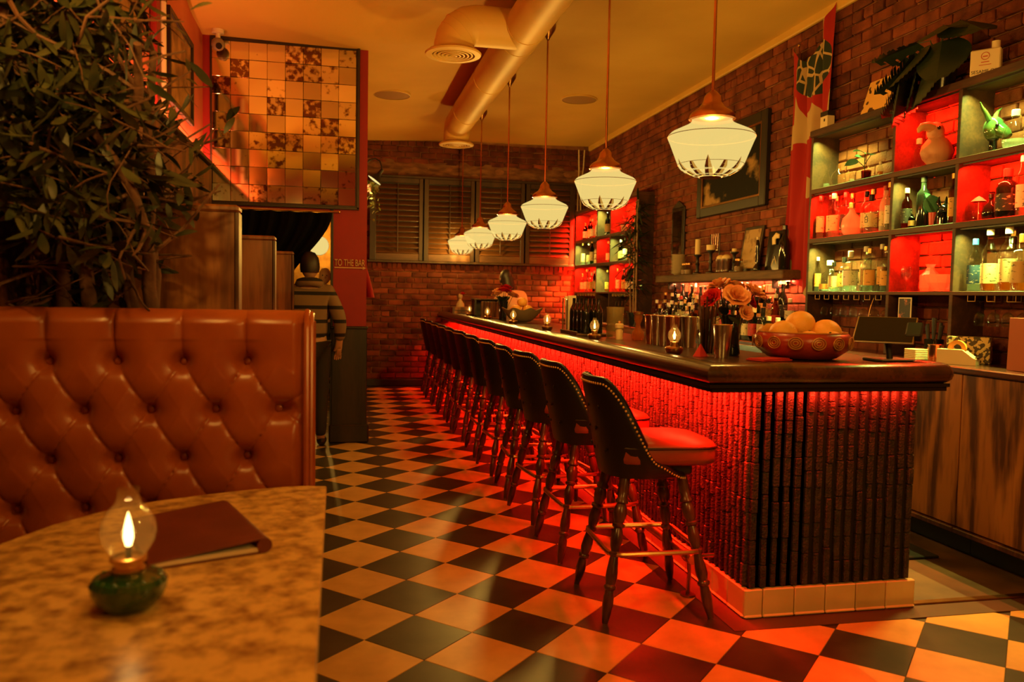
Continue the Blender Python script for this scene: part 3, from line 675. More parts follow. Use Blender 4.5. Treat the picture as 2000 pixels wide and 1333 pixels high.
# table
tb = thing('stone_table', 'rounded brown stone table with lamp and menu on it', 'table', (0, 0, 0))
edge = [(-.043, 2.625), (-.10, 2.637), (-.162, 2.635), (-.284, 2.605), (-.399, 2.562), (-.532, 2.500), (-.647, 2.405), (-.737, 2.282), (-.801, 2.133), (-.835, 1.97), (-.85, 1.80), (-.85, 1.50), (-.835, 1.32), (-.79, 1.16), (-.70, 1.0), (-.56, .88), (-.40, .80), (-.2, .75), (-.06, .74), (-.034, .76)]
v = []; n = len(edge); m = MB()
cx_, cy_ = -.42, 1.68
ring = lambda z, k: [(cx_ + (x-cx_)*k, cy_ + (y-cy_)*k, z) for x, y in edge]
L_ = [ring(.712, .99), ring(.718, 1.), ring(.744, 1.), ring(.75, .994)]
vv = [p for r in L_ for p in r]; ff = [tuple(range(n)), tuple(range(3*n, 4*n))]
for k in range(3):
    for i in range(n): ff.append((k*n+i, k*n+(i+1) % n, (k+1)*n+(i+1) % n, (k+1)*n+i))
MB().add(vv, ff).build('table_top', mt['stone'], tb, 40)
MB().lathe([(0, 0.002), (.28, .002), (.28, .02), (.05, .045), (.04, .06), (.04, .69), (.16, .71), (0, .712)], 24, T(-.42, 1.66, 0)).build('pedestal', mt['black'], tb, 40)
# oil lamps
def make_lamp(name, label, base_mat):
    t = thing(name, label, 'lamp')
    MB().lathe([(0, .001), (.045, .002), (.060, .016), (.069, .036), (.071, .052), (.064, .062), (.040, .068), (.028, .072)], 28).build('oil_bowl', base_mat, t, 40)
    dots = MB()
    for k in range(14): a = 2*PI*k/14; dots.sphere(.007, 6, 4, T(.056*math.cos(a), .056*math.sin(a), .060))
    dots.build('bowl_beading', base_mat, t, 60)
    MB().lathe([(.028, .070), (.031, .074), (.031, .080), (.026, .083), (.026, .090), (.034, .094), (.034, .102), (.030, .104)], 20).build('brass_collar', mt['brass'], t, 40)
    MB().lathe([(.027, .102), (.036, .112), (.047, .130), (.051, .150), (.048, .172), (.037, .192), (.024, .206), (.019, .222), (.020, .236)], 28).build('glass_chimney', mt['glow_glass'], t, 60)
    MB().lathe([(0, .118), (.006, .124), (.0095, .140), (.008, .158), (.004, .176), (0, .190)], 12).build('flame', mt['flame'], t, 60)
    MB().cyl(.006, .098, .122, 8).build('wick', mt['black'], t)
    return t
ol = make_lamp('oil_lamp', 'small oil lamp with green glass bowl on the stone table', mt['greenglass']); ol.location = (-.402, 1.66, .7505)
point('oil_lamp_flame', (-.402, 1.66, .90), .55, (1, .55, .16), .012)
l2 = make_lamp('oil_lamp', 'small oil lamp burning on the bar rail', mt['bronze'])
for i, (x, y, s, lab) in enumerate([(1.515, 3.50, .60, 'small lit oil lamp on the bar before the steel mixing tins'), (1.50, 4.66, .58, 'small lit oil lamp on the bar beside the tray of dark bottles'), (1.505, 5.83, .58, 'small lit oil lamp on the bar past the tray of dark bottles'), (1.505, 7.05, .58, 'small lit oil lamp on the bar before the scalloped fruit bowl'), (1.505, 8.35, .58, 'small lit oil lamp on the bar before the menu holder'), (1.51, 9.6, .58, 'small lit oil lamp on the bar, last towards the shutters')]):
    o = l2 if i == 0 else copy_tree(l2); o.location = (x, y, 1.1165 if x < 1.49 else 1.1095); o.scale = (s, s, s); o['label'] = lab; o['group'] = 'oil lamps along the bar'
    point('oil_lamp_flame', (x, y, 1.20), .35, (1, .55, .16), .01)
# menu on the table
mn = thing('menu_folder', 'closed oxblood leather menu with cream pages', 'menu', (-.365, 2.10, .7505), math.radians(-69))
MB().box(-.20, .20, -.128, .128, 0, .004, .0015).build('back_cover', mt['cover'], mn)
MB().box(-.188, .198, -.122, .115, .0045, .015, .001).build('pages', mt['paper'], mn)
MB().box(-.20, .20, -.128, .128, .0, .004, .0015, T(0, 0, .0225, .085, 0, 0)).build('front_cover', mt['cover'], mn)
MB().tube([(-.2, .128, .0185), (.2, .128, .0185)], .018, 12).build('spine', mt['cover'], mn)
# ------------------------------------------------------------------ planter with olive trees
pl = thing('planter_box', 'dark timber planter box behind the booth', 'planter', (0, 0, 0))
MB().box(-1.07, -.42, 2.90, 3.32, 0.002, 1.24, .006).build('box', mt['darkwood'], pl); MB().box(-1.05, -.44, 2.92, 3.30, 1.242, 1.262, .004).build('soil', mt['soil'], pl)
leaf_me = []
for k in range(3):
    def lf(u, v, k=k):
        L = .078*(1 + .15*k); wd = .0118*math.sin(PI*min(1, v*.96+.02))**.7
        return ((u-.5)*2*wd, v*L, .010*math.sin(v*2.6 + k)*(1 if k != 1 else -.6) - .25*abs(u-.5)*wd)
    leaf_me.append(MB().grid(lf, 3, 6))
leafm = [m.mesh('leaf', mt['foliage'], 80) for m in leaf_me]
def olive(base, label, seed, stems, nleaf_obj):
    R = random.Random(seed); t = thing('olive_tree', label, 'tree', base); twigs = MB(); bulk = MB(); leaves = []
    def seg(p, d, ln, r, dep):
        pts = [p]; q = p.copy(); dd = d.copy()
        ns = 6
        for i in range(ns):
            dd = (dd + Vector((R.uniform(-.22, .22), R.uniform(-.22, .22), R.uniform(-.14, .14)))).normalized(); q = q + dd*ln/ns
            gx = q.x + base[0]; gy = q.y + base[1]
            if gx < -1.03: q.x = -1.03 - base[0]; dd.x = abs(dd.x)
            if gx > -.42: break
            if gy > 3.28: q.y = 3.28 - base[1]; dd.y = -abs(dd.y)*.5
            if q.z < .04: q.z = .04; dd.z = abs(dd.z)
            if gy < 2.6: q.y = 2.6 - base[1]; dd.y = abs(dd.y)*.5
            pts.append(q.copy())
        while len(pts) < ns+1: pts.append(pts[-1] + Vector((.0, .0, .0015)))
        return pts
    for (sx, sy, dirx, hh) in stems:
        p = seg(Vector((sx, sy, 0)), Vector((dirx, -.05, 1)).normalized(), hh, .02, 0)
        MB().tube(p, [.026, .024, .022, .020, .018, .015, .012], 8).build('trunk', mt['bark'], t, 60)
        for b in range(15):
            i = R.choice((1, 2, 2, 3, 3, 4, 4, 5, 5, 6)); st = p[i]; an = R.uniform(0, 2*PI)
            br = seg(st, Vector((math.cos(an)*.75, math.sin(an)*.55, R.uniform(-.35, .65))).normalized(), R.uniform(.3, .62), .008, 1)
            if br[3].x + base[0] > -.60 and R.random() < .8: continue
            twigs.tube(br, [.008, .007, .006, .005, .0045, .004, .003], 5, caps=False)
            for c in range(4):
                s2 = br[R.randrange(2, 7)]; an2 = R.uniform(0, 2*PI)
                tw = seg(s2, Vector((math.cos(an2), math.sin(an2)*.8, R.uniform(-.9, .6))).normalized(), R.uniform(.16, .34), .003, 2)
                n0 = len(leaves)
                for i2 in range(1, 7):
                    d = (tw[i2] - tw[i2-1]).normalized()
                    for sd in (0, 1):
                        if R.random() < .12: continue
                        ax = d.orthogonal().normalized(); ax.rotate(Matrix.Rotation(R.uniform(0, 6.28), 3, d)); ld = (d*.6 + ax*(.8 if sd else -.8) + Vector((0, 0, -.15))).normalized()
                        sc = R.uniform(.75, 1.35); qt = ld.to_track_quat('Y', 'Z').to_matrix().to_4x4() @ Matrix.Rotation(R.uniform(-1, 1), 4, 'Y')
                        pos = tw[i2-1].lerp(tw[i2], R.random())
                        gx_ = pos.x + base[0]
                        if gx_ + ld.x*.07*sc < -1.06: continue
                        if R.random() < .94*sm(-.86, -.42, gx_) + .25*sm(.55, .15, pos.z): continue
                        if pos.y + base[1] < 2.93 and pos.z < .20: continue
                        leaves.append((pos, Matrix.Translation(pos) @ qt @ Matrix.Diagonal((sc, sc, sc, 1)), R.randrange(3)))
                if len(leaves) - n0 >= 3: twigs.tube(tw, [.003, .0028, .0026, .0024, .002, .0018, .0012], 4, caps=False)
    leaves.sort(key=lambda l: l[0].y)
    for i, (pos, Mx, k) in enumerate(leaves):
        if i < nleaf_obj: o = put('leaf', leafm[k], t); o.matrix_local = Mx
        else: bulk.add(leaf_me[k].v, leaf_me[k].f, Mx)
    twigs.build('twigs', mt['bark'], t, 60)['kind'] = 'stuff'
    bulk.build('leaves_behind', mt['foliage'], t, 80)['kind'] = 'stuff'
    return len(leaves)
olive((-.93, 3.02, 1.262), 'bushy olive tree in the planter, against the panelled wall', 4, [(0, 0, -.06, 1.05), (.055, .06, .06, .8), (.10, -.05, -.10, 1.2), (.02, -.06, .02, .7)], 280)
olive((-.72, 3.08, 1.262), 'olive tree with paired forking stems in the planter', 9, [(0, 0, -.10, 1.0), (.05, .03, .05, .95), (.075, -.05, .10, .70)], 280)
# ------------------------------------------------------------------ booth dividers
for (y, lab) in ((3.36, 'tall walnut booth divider behind the olive trees'), (5.15, 'walnut booth divider, middle one of three'), (7.08, 'walnut booth divider closest to the black curtain')):
    d = thing('booth_divider', lab, 'divider', (-.75, y, 0), 0, 'walnut booth dividers')
    MB().box(-.345, .34, 0, .09, .002, 1.685, .006).build('panel', mt['veneer2'], d); MB().box(-.345, .352, -.012, .102, 1.680, 1.708, .008).build('cap', mt['veneer2'], d)
    MB().box(.335, .352, -.006, .096, .002, 1.682, .004).build('end_strip', mt['walnut'], d)
# ------------------------------------------------------------------ upper left wall: pictures, pipe
art = M('picture_print', (.12, .05, .02), .4, c2=(.5, .25, .08), vs=5)
for (y0, y1, z0, z1, lab) in ((3.35, 4.05, 2.80, 3.40, 'framed picture on the upper left wall, closest to the front room'), (4.45, 5.15, 2.72, 3.36, 'framed picture on the upper left wall before the cream pipe'), (5.95, 6.85, 2.66, 3.30, 'framed picture on the upper left wall past the cream pipe')):
    p = thing('framed_picture', lab, 'picture', (-1.178, (y0+y1)/2, z0)); hw = (y1-y0)/2; hh = z1-z0
    MB().box(0, .03, -hw, -hw+.04, 0, hh, .004).box(0, .03, hw-.04, hw, 0, hh, .004).box(0, .03, -hw+.04, hw-.04, 0, .04, .004).box(0, .03, -hw+.04, hw-.04, hh-.04, hh, .004).build('frame', mt['darkwood'], p)
    MB().box(.004, .012, -hw+.03, hw-.03, .03, hh-.03).build('print', art, p, 0)
pp = thing('wall_pipe', 'cream vertical pipe beside a red post above the panelling', 'pipe', (-1.13, 5.62, 2.455))
MB().tube([(0, 0, 0), (0, 0, 1.02)], .022, 12).build('pipe', mt['cream'], pp)
MB().box(-.045, -.005, -.15, -.05, 0, 1.05, .005).build('red_post', mt['redwall'], pp)
for z in (.25, .75): MB().box(-.046, .026, -.028, .028, z, z+.02, .003).build('clamp', mt['bronze'], pp)
# ------------------------------------------------------------------ curtain and doorway
cu = thing('door_curtain', 'black curtain swept aside in the doorway under the mirror', 'curtain', (0, 0, 0))
def cuf(u, v):
    z = 2.075 - v*1.98
    xr = -.085 - .40*sm(0, .36, v) - .10*sm(.36, .5, v) + .05*sm(.6, 1, v); xl = -1.08 + .10*sm(.1, .5, v)
    x = xl + (xr-xl)*u; return (x, 7.40 + .022*math.sin(u*38 + v*1.5) + .01*math.sin(u*75), z - .05*math.sin(u*PI)*v*0)
MB().grid(cuf, 130, 40).build('cloth', mt['curtain'], cu, 80)
MB().tube([(-1.09, 7.40, 2.085), (-.03, 7.40, 2.085)], .008, 8).sphere(.014, 8, 6, T(-.025, 7.40, 2.085)).build('rod', mt['brass'], cu)
MB().tube([(-.06, 7.40, 2.085), (-.06, 7.455, 2.085)], .006, 6).build('rod_bracket', mt['brass'], cu)
wl2 = thing('wall_sconce', 'round glowing wall lamp in the room past the curtain', 'lamp', (-.37, 13.88, 2.14))
MB().lathe([(0, -.06), (.09, -.05), (.15, -.02), (.16, 0)], 24, T(0, 0, 0, -PI/2, 0, 0) @ T(s=(1, 1, -1)) @ T(rx=PI)).build('shade', emit('sconce_glow', S(250, 220, 130), .9), wl2, 60)
MB().cyl(.10, 0, .02, 20, T(rx=PI/2)).build('wall_plate', mt['brass'], wl2)
point('sconce_light', (-.37, 13.45, 2.14), 22, WARM, .05)
# sign on the post
def text_mesh(s, size, depth=.002):
    c = bpy.data.curves.new('t', 'FONT'); c.body = s; c.size = size; c.extrude = depth; c.align_x = 'CENTER'
    o = bpy.data.objects.new('t', c); col.objects.link(o); bpy.context.view_layer.update()
    me = bpy.data.meshes.new_from_object(o.evaluated_get(bpy.context.evaluated_depsgraph_get())); bpy.data.objects.remove(o); return me
sg = thing('bar_sign', 'weathered metal sign reading TO THE BAR with an arrow', 'sign', (.072, 7.452, 1.60))
me = text_mesh('TO THE BAR', .085, .004); me.materials.append(M('sign_metal', (.55, .34, .14), .5, .1)); lt = put('lettering', me, sg, (0, -.006, .01), (PI/2, 0, 0)); lt.scale = (.56, 1.0, 1)
MB().box(-.135, .12, -.008, 0, -.012, -.002, .001).add([(.115, -.008, -.022), (.145, -.008, -.007), (.115, -.008, .008), (.115, 0, -.022), (.145, 0, -.007), (.115, 0, .008)], [(0, 1, 2), (3, 5, 4), (0, 3, 4, 1), (1, 4, 5, 2), (2, 5, 3, 0)]).build('arrow', bpy.data.materials['sign_metal'], sg, 0)
# gooseneck lamp, hanging ivy, red cloth on the partition side
gl = thing('gooseneck_lamp', 'black gooseneck wall lamp lighting a hanging plant', 'lamp', (.222, 9.5, 2.80))
gp = [(0, 0, 0), (.03, 0, .04), (.09, 0, .095), (.15, 0, .115), (.20, 0, .09), (.222, 0, .03), (.222, 0, -.02)]
MB().tube(gp, .008, 8).build('arm', mt['black'], gl); MB().cyl(.04, 0, .015, 14, T(ry=PI/2)).build('wall_plate', mt['black'], gl)
Mg = T(.222, 0, -.02, 0, .62, 0)
MB().lathe([(.018, .02), (.022, -.03), (.028, -.06), (.075, -.115), (.092, -.14), (.089, -.14), (.07, -.115), (.022, -.06)], 24, Mg).build('shade', mt['black'], gl, 50)
MB().lathe([(0, -.118), (.07, -.118), (.086, -.139), (0, -.139)], 20, Mg).build('bulb', emit('gooseneck_bulb', S(250, 225, 140), 1.1), gl, 50)
sd = bpy.data.lights.new('gooseneck_beam', 'SPOT'); sd.energy = 9; sd.color = (1, .7, .3); sd.spot_size = 1.5; sd.shadow_soft_size = .04
so = bpy.data.objects.new('gooseneck_beam', sd); col.objects.link(so); so.location = Vector((.222, 9.5, 2.80)) + Mg @ Vector((0, 0, -.16)); so.rotation_euler = (0, .62, 0)
iv = thing('hanging_ivy', 'trailing ivy hanging on the partition under the gooseneck lamp', 'plant', (.222, 9.62, 2.28)); R = random.Random(8)
MB().lathe([(0, 0), (.045, 0), (.055, .09), (.05, .09), (.04, .01)], 14, T(.065, 0, .26)).build('pot', mt['terracotta'], iv)
ivl = MB().add([(0, 0, 0), (.02, .012, .004), (.016, .034, 0), (0, .05, -.004), (-.016, .034, 0), (-.02, .012, .004)], [(0, 1, 2, 3, 4, 5)]).mesh('leaf', mt['ivy'], 0)
vn = MB()
for k in range(9):
    p = Vector((.065 + R.uniform(-.03, .04), R.uniform(-.05, .05), .36)); pts = [p.copy()]
    out = R.uniform(0, .11); side = R.uniform(-.10, .10); ln = R.uniform(.12, .5)
    for q in range(7): pts.append(Vector((p.x + out*min(1, q/3), p.y + side*min(1, q/3), .38 - ln*(max(0, q-1)/5)**1.3)))
    vn.tube(pts, .002, 4, caps=False)
    for q in range(1, 8):
        for z in range(2):
            o = put('leaf', ivl, iv); o.location = pts[q-1].lerp(pts[q] if q < 7 else pts[-1], R.random()); o.rotation_euler = (R.uniform(-2.6, .3), R.uniform(-1, 1), R.uniform(0, 6.28)); s_ = R.uniform(.7, 1.3); o.scale = (s_, s_, s_)
vn.build('stems', mt['stem'], iv, 60)['kind'] = 'stuff'
rc = thing('red_cloth', 'red cloth hanging from a hook behind the red post', 'cloth', (.222, 9.0, 1.30))
MB().grid(lambda u, v: (.012 + (.02 + .10*(1 - v)**.8)*u + .01*math.sin(u*9), .05*math.sin(u*6)*(1-v) + .02*u, .02 + .34*v), 16, 14).build('drape', M('red_cloth', (.32, .012, .012), .85), rc, 80)
MB().tube([(0, 0, .36), (.03, 0, .37), (.035, 0, .39)], .004, 6).build('hook', mt['bronze'], rc)
# ------------------------------------------------------------------ back counter and cabinets
bc = thing('back_counter_top', 'long dark back counter along the brick wall', 'counter', (0, 0, 0))
MB().box(3.235, 3.68, 2.5, 11.85, 1.0, 1.034, .006).build('slab', mt['barrail'], bc)
MB().box(3.225, 3.245, 5.75, 9.0, .86, 1.005, .003).build('steel_apron', mt['chrome'], bc)
strip('under_bar_led', (2.04, 5.2, 1.03), (2.04, 8.8, 1.03), .015, 6, (.80, .85, .25), (1, 0, -.12))
def make_cab():
    c = thing('back_cabinet', 'walnut veneer cabinet under the back counter', 'cabinet')
    MB().box(3.27, 3.68, -.298, .298, .14, .998).build('carcass', mt['darkwood'], c, 0)
    MB().box(3.255, 3.275, -.297, .297, .17, .995, .003).build('door', mt['veneer'], c)
    MB().box(3.235, 3.28, -.299, .299, .135, .165, .005).build('bottom_rail', mt['walnut'], c)
    MB().box(3.36, 3.66, -.298, .298, .006, .14).build('toe_kick', mt['black'], c, 0)
    return c
cab = make_cab()
for i in range(15):
    o = cab if i == 0 else copy_tree(cab); o.location = (0, 2.8 + .6*i, 0); o['group'] = 'back bar cabinets'
    o['label'] = ['walnut veneer cabinet at the open end of the back counter', 'walnut veneer cabinet, second from the open end of the back counter', 'walnut veneer cabinet, third from the open end of the back counter'][i] if i < 3 else 'walnut veneer cabinet hidden behind the bar'
fm = thing('floor_mat', 'black rubber mat on the floor behind the bar', 'mat', (2.85, 4.3, .004)); MB().box(-.32, .3, -.62, 2.5, .001, .014, .004).build('mat', mt['felt'], fm)
# ------------------------------------------------------------------ cubby shelves
ZR = [1.444, 1.842, 2.212, 2.602]                       # inner floor of the rows, underside of the top
def shelf(name, label, ys, rows_from, leds, topz=2.65, racks=()):
    t = thing(name, label, 'shelf', (0, 0, 0)); y0, y1 = min(ys), max(ys); XF, XB = 3.47, 3.695
    MB().box(XF-.012, XB, y0-.02, y1+.015, 2.602, topz, .004).build('top_board', mt['shelfwood'], t)
    MB().box(XF, XB, y0, y1, 1.420, 1.444, .003).build('board', mt['shelfwood'], t)
    for z in (1.842, 2.212): MB().box(XF, XB, y0, y1, z-.036, z, .003).build('board', mt['shelfwood'], t)
    for y in ys: MB().box(XF+.002, XB, y-.014, y+.014, 1.036, 2.604, .003).build('divider', mt['shelfwood'], t)
    for ci, (a, b) in enumerate(zip(ys, ys[1:])):
        for r in range(3):
            c, p = leds[r][ci]
            zt = (1.806, 2.176, 2.602)[r]
            MB().box(XF+.018, XF+.030, b+.03, a-.03, zt-.009, zt-.001).build('led_channel', mt['black'], t, 0)
            strip('cubby_led', (XF+.036, a-.05-.42*(a-b), zt-.012), (XF+.036, a-.05, zt-.012), .008, p*(a-b)*1.5, c, (.30, .6, -.8) if c is RED else (.04, 1, -.5), 3.0 if c is RED else 2.2)
    hk = MB().tube([(0, -.028, .034), (0, -.028, 0), (0, .028, 0), (0, .028, .034)], .0025, 6).mesh('glass_rack_hook', mt['brass'])
    for (a, b, n) in racks:
        for k in range(n): put('glass_rack_hook', hk, t, (XF+.02, a + (b-a)*(k+.5)/n, 1.387)); put('glass_rack_hook', hk, t, (XF+.19, a + (b-a)*(k+.5)/n, 1.387))
    return t
G, Rd = (GREEN, 13), (RED, 26)
shelf('cubby_shelf', 'walnut cubby shelf with red and green lights beside the flag', [5.56, 4.63, 4.07, 3.14], 0, [[G, Rd, G], [Rd, G, Rd], [G, Rd, G]], racks=((5.5, 4.68, 7), (4.0, 3.3, 5)))
shelf('cubby_shelf', 'walnut cubby shelf with red and green lights next to the shutters', [11.84, 10.79, 10.22, 9.25], 0, [[Rd, G, Rd], [G, Rd, G], [Rd, G, Rd]], racks=((11.75, 10.85, 7), (10.15, 9.35, 7)))
# ------------------------------------------------------------------ bottles
BP = {'spirit': ([(0, 0), (.036, 0), (.038, .008), (.038, .185), (.034, .205), (.016, .228), (.014, .275)], .30, None),
      'wine': ([(0, 0), (.036, 0), (.038, .01), (.038, .175), (.033, .205), (.018, .238), (.0145, .255), (.0145, .295)], .315, None),
      'square': ([(0, 0), (.036, 0), (.038, .006), (.038, .17), (.034, .185), (.015, .198), (.0145, .235)], .265, 5.),
      'slim': ([(0, 0), (.028, 0), (.030, .01), (.030, .21), (.014, .25), (.0125, .30)], .325, None),
      'round': ([(0, 0), (.042, 0), (.054, .018), (.058, .055), (.050, .095), (.022, .125), (.016, .14), (.016, .165)], .185, None),
      'squat': ([(0, 0), (.043, 0), (.046, .01), (.046, .13), (.040, .15), (.018, .165), (.017, .19)], .215, None),
      'tiny': ([(0, 0), (.022, 0), (.024, .006), (.024, .07), (.018, .085), (.009, .10), (.009, .118)], .13, None)}
lab_m = {}
for nm, c in (('cream', (.74, .58, .32)), ('orange', (.72, .36, .08)), ('navy', (.02, .05, .11)), ('white', (.78, .72, .6)), ('tan', (.5, .3, .12)), ('red', (.5, .03, .02)), ('black', (.02, .015, .012))):
    lab_m[nm] = M('label_' + nm, c, .6, c2=tuple(q*.22 for q in c) if nm not in ('navy', 'black') else (.5, .4, .25), vs=38, lo=.60, hi=.64, stretch=(1, 1, 2.2), rnd=.05)
cap_m = {'white': mt['white'], 'black': mt['blackg'], 'gold': mt['brass'], 'blue': M('blue_cap', (.02, .07, .26), .35), 'cork': mt['cream'], 'red': M('red_cap', (.45, .02, .012), .4)}
gl_m = {'clear': mt['clear'], 'green': mt['greenb'], 'amber': mt['amberb'], 'dark': mt['darkb'], 'frosted': mt['milkb']}
_bc = {}
def bmesh_(key, fn):
    if key not in _bc: _bc[key] = fn()
    return _bc[key]
def bottle(kind, x, y, z, glassn, labn, capn, label, group, s=1., liquid=None, fill=.7, detail=True):
    prof, H, sq = BP[kind]; t = thing('bottle', label, 'bottle', (x, y, z + .0015), 0, group); t.scale = (s, s, s); n = 16
    put('glass', bmesh_((kind, glassn), lambda: MB().lathe(prof, n, sq=sq).mesh('glass', gl_m[glassn], 50)), t)
    hc = prof[-1][1]; rc = prof[-1][0]
    if capn: put('cap', bmesh_((kind, 'cap', capn), lambda: MB().lathe([(rc+.001, hc-.012), (rc+.003, hc-.01), (rc+.003, H-.003), (rc, H), (0, H)], 12).mesh('cap', cap_m[capn], 40)), t)
    bw = max(p[0] for p in prof); hb = max(p[1] for p in prof if p[0] > bw*.97)
    if labn:
        def mk():
            z0, z1 = hb*.22, hb*.80; r = bw + .0012; A0 = math.radians(225); sp = math.radians(115)
            def g(u, v):
                a = A0 + sp*(u*2-1); c, s_ = math.cos(a), math.sin(a); k = r/((abs(c)**sq + abs(s_)**sq)**(1/sq)) if sq else r
                return (k*c, k*s_, z0 + (z1-z0)*v)
            return MB().grid(g, 18, 3).mesh('label_band', lab_m[labn], 60)
        put('label_band', bmesh_((kind, 'lab', labn), mk), t)
    if liquid:
        def mk2():
            zt = hb*fill; pr = [(0, .004)] + [(max(0, r-.004), max(zz, .004)) for r, zz in prof[1:] if zz < zt] + [(bw-.004, zt), (0, zt)]
            return MB().lathe(pr, n, sq=sq).mesh('liquid', mt[liquid], 50)
        put('liquid', bmesh_((kind, 'liq', liquid, fill), mk2), t)
    return t
X1 = 3.565
g_ = 'clear bottles in the green-lit cubby beside the flag'
bottle('tiny', X1, 5.50, ZR[2], 'clear', None, None, 'small empty clear bottle by the side of the green-lit top cubby', g_, 1.15, 'gin', .5)
bottle('round', X1, 5.35, ZR[2], 'clear', None, None, 'round empty clear bottle in the green-lit top cubby', g_, .95)
bottle('tiny', X1, 5.19, ZR[2], 'clear', None, None, 'tiny clear vial before the leafy cutting', g_, .8, 'gin', .6)
bottle('tiny', X1, 4.88, ZR[2], 'clear', None, 'white', 'small bottle of dark syrup behind the leafy cutting', g_, .85, 'whisky', .7)
ct = thing('leafy_cutting', 'green leafy cutting rooted in an amber tumbler', 'plant', (X1, 5.03, ZR[2] + .001))
MB().lathe([(0, 0), (.030, 0), (.034, .07), (.032, .07), (.028, .006)], 16).build('tumbler', mt['amberb'], ct, 40); st_ = MB().tube([(0, 0, .01), (-.01, .01, .10), (0, .02, .19)], .003, 6).tube([(0, .01, .09), (-.03, .05, .14)], .0025, 6).tube([(-.004, .01, .12), (0, -.04, .17)], .0025, 6); st_.build('stems', mt['stem'], ct)
bl = MB().grid(lambda u, v: ((u-.5)*.07*math.sin(PI*min(1, v+.06))**.6, v*.095, .012*math.sin(v*3) + .010*abs(u-.5)), 5, 8).mesh('leaf', mt['freshleaf'], 80)
for (p, r) in (((0, .02, .19), (.25, .1, .5)), ((-.03, .05, .14), (-.35, .5, .6)), ((0, -.04, .17), (-.2, -.2, 2.6)), ((0, .015, .15), (.1, -.5, 1.6))): put('leaf', bl, ct, p, r)
# toucan jug
tj = thing('toucan_jug', 'ceramic toucan jug in the red-lit cubby', 'jug', (X1, 4.35, ZR[2] + .001), math.radians(100))
MB().lathe([(0, 0), (.045, 0), (.05, .01), (.075, .04), (.088, .08), (.080, .12), (.060, .15), (.05, .165)], 24, T(s=(1, 1.2, 1))).build('body', mt['terracotta'], tj, 60)
MB().sphere(.052, 16, 12, T(0, .02, .205, s=(.9, 1.1, 1.15))).tube([(0, 0, .13), (0, .01, .17), (0, .02, .20)], [.055, .045, .045], 12).build('head', mt['terracotta'], tj, 60)
MB().tube([(0, .05, .222), (0, .09, .232), (0, .13, .226), (0, .155, .205), (0, .162, .188)], [.034, .030, .024, .016, .006], 10).build('beak', M('beak_clay', (.75, .36, .16), .4), tj, 60)
for s_ in (-1, 1): MB().sphere(.011, 8, 6, T(s_*.045, .045, .22)).build('eye', mt['blackg'], tj); MB().tube([(s_*.07, -.03+.03*math.cos(a), .09+.03*math.sin(a)) for a in [k*PI/5 for k in range(10)]], .005, 5, closed=True).build('scroll', M('scroll_paint', (.14, .04, .02), .5), tj)
bottle('tiny', X1, 4.51, ZR[2], 'clear', None, 'cork', 'small clear bottle beside the ceramic toucan', None, 1.5)
# horned head bottle and crystal skull-like decanter
hh = thing('antelope_head', 'glossy dark green horned animal head on a stem', 'figurine', (X1, 3.915, ZR[2] + .001), math.radians(200))
MB().lathe([(0, 0), (.045, 0), (.045, .008), (.022, .02), (.020, .07), (.03, .08)], 16).build('stem', mt['darkb'], hh, 50)
gg = M('green_glazed_ceramic', (.02, .08, .035), .1, c2=(.12, .18, .05), vs=9, coat=.5)
MB().sphere(.058, 18, 12, T(0, 0, .14, s=(.85, .95, 1.2))).tube([(0, .03, .13), (0, .07, .10), (0, .085, .085)], [.042, .032, .02], 12).build('head', gg, hh, 60)
for s_ in (-1, 1):
    MB().tube([(s_*.03, -.01, .185), (s_*.055, -.02, .225), (s_*.085, -.025, .25), (s_*.115, -.02, .275)], [.016, .013, .009, .003], 8).build('horn', gg, hh, 60)
    MB().grid(lambda u, v, s_=s_: (s_*(.05 + v*.055), -.02 + (u-.5)*.03*math.sin(PI*min(1, v+.05)), .165 - .01*v), 5, 6).build('ear', gg, hh, 60)
    MB().sphere(.010, 8, 6, T(s_*.042, .04, .15)).build('eye', mt['blackg'], hh)
bottle('round', X1, 3.765, ZR[2], 'clear', None, 'white', 'round faceted clear bottle beside the horned head', None, 1.15, 'gin', .8)
# red row
g_ = 'bottles in the red-lit cubby under the leafy cutting'
seq = [('slim', 'clear', 'cream', 'red'), ('slim', 'clear', 'cream', 'black'), ('spirit', 'clear', 'cream', 'white'), ('spirit', 'clear', 'black', 'red'), ('round', 'frosted', None, 'gold'), ('spirit', 'clear', 'cream', 'black'), ('square', 'clear', 'cream', 'black'), ('wine', 'frosted', 'cream', 'red'), ('slim', 'clear', 'white', 'gold')]
for i, (y, (k, gn, ln_, cp)) in enumerate(zip([5.505, 5.43, 5.335, 5.245, 5.12, 5.01, 4.91, 4.81, 4.72], seq)):
    bottle(k, 3.53 + (.035 if i % 2 else 0), y, ZR[1], gn, ln_, cp, '%s bottle with %s label and %s cap in the red-lit cubby under the cutting' % ({'slim': 'slim clear', 'spirit': 'tall clear', 'round': 'frosted round', 'square': 'square clear', 'wine': 'frosted long-necked'}[k], ln_ or 'no', cp), g_, (1.0 if k != 'round' else 1.25)*(1.06 if i in (2, 3) else .98), 'gin', .8)
    if i in (1, 3, 5): bottle('spirit', 3.64, y + .03, ZR[1], 'clear', 'white', 'gold', 'gold-capped clear bottle at the back of the red-lit cubby under the cutting', 'back row bottles in the red-lit cubby', 1.06, 'gin', .8)
ch = MB()   # brush character on the square bottle's label
for (a, b, c_, d) in ((-.016, -.012, .10, .14), (.012, .016, .10, .14), (-.014, .014, .136, .141), (-.014, .014, .118, .122), (-.014, .014, .099, .103), (-.004, .002, .141, .155)): ch.box(a, b, -.001, .0, c_, d)
sqb = [o for o in bpy.data.objects if o.name.startswith('bottle') and o.get('label', '').startswith('square clear')][0]
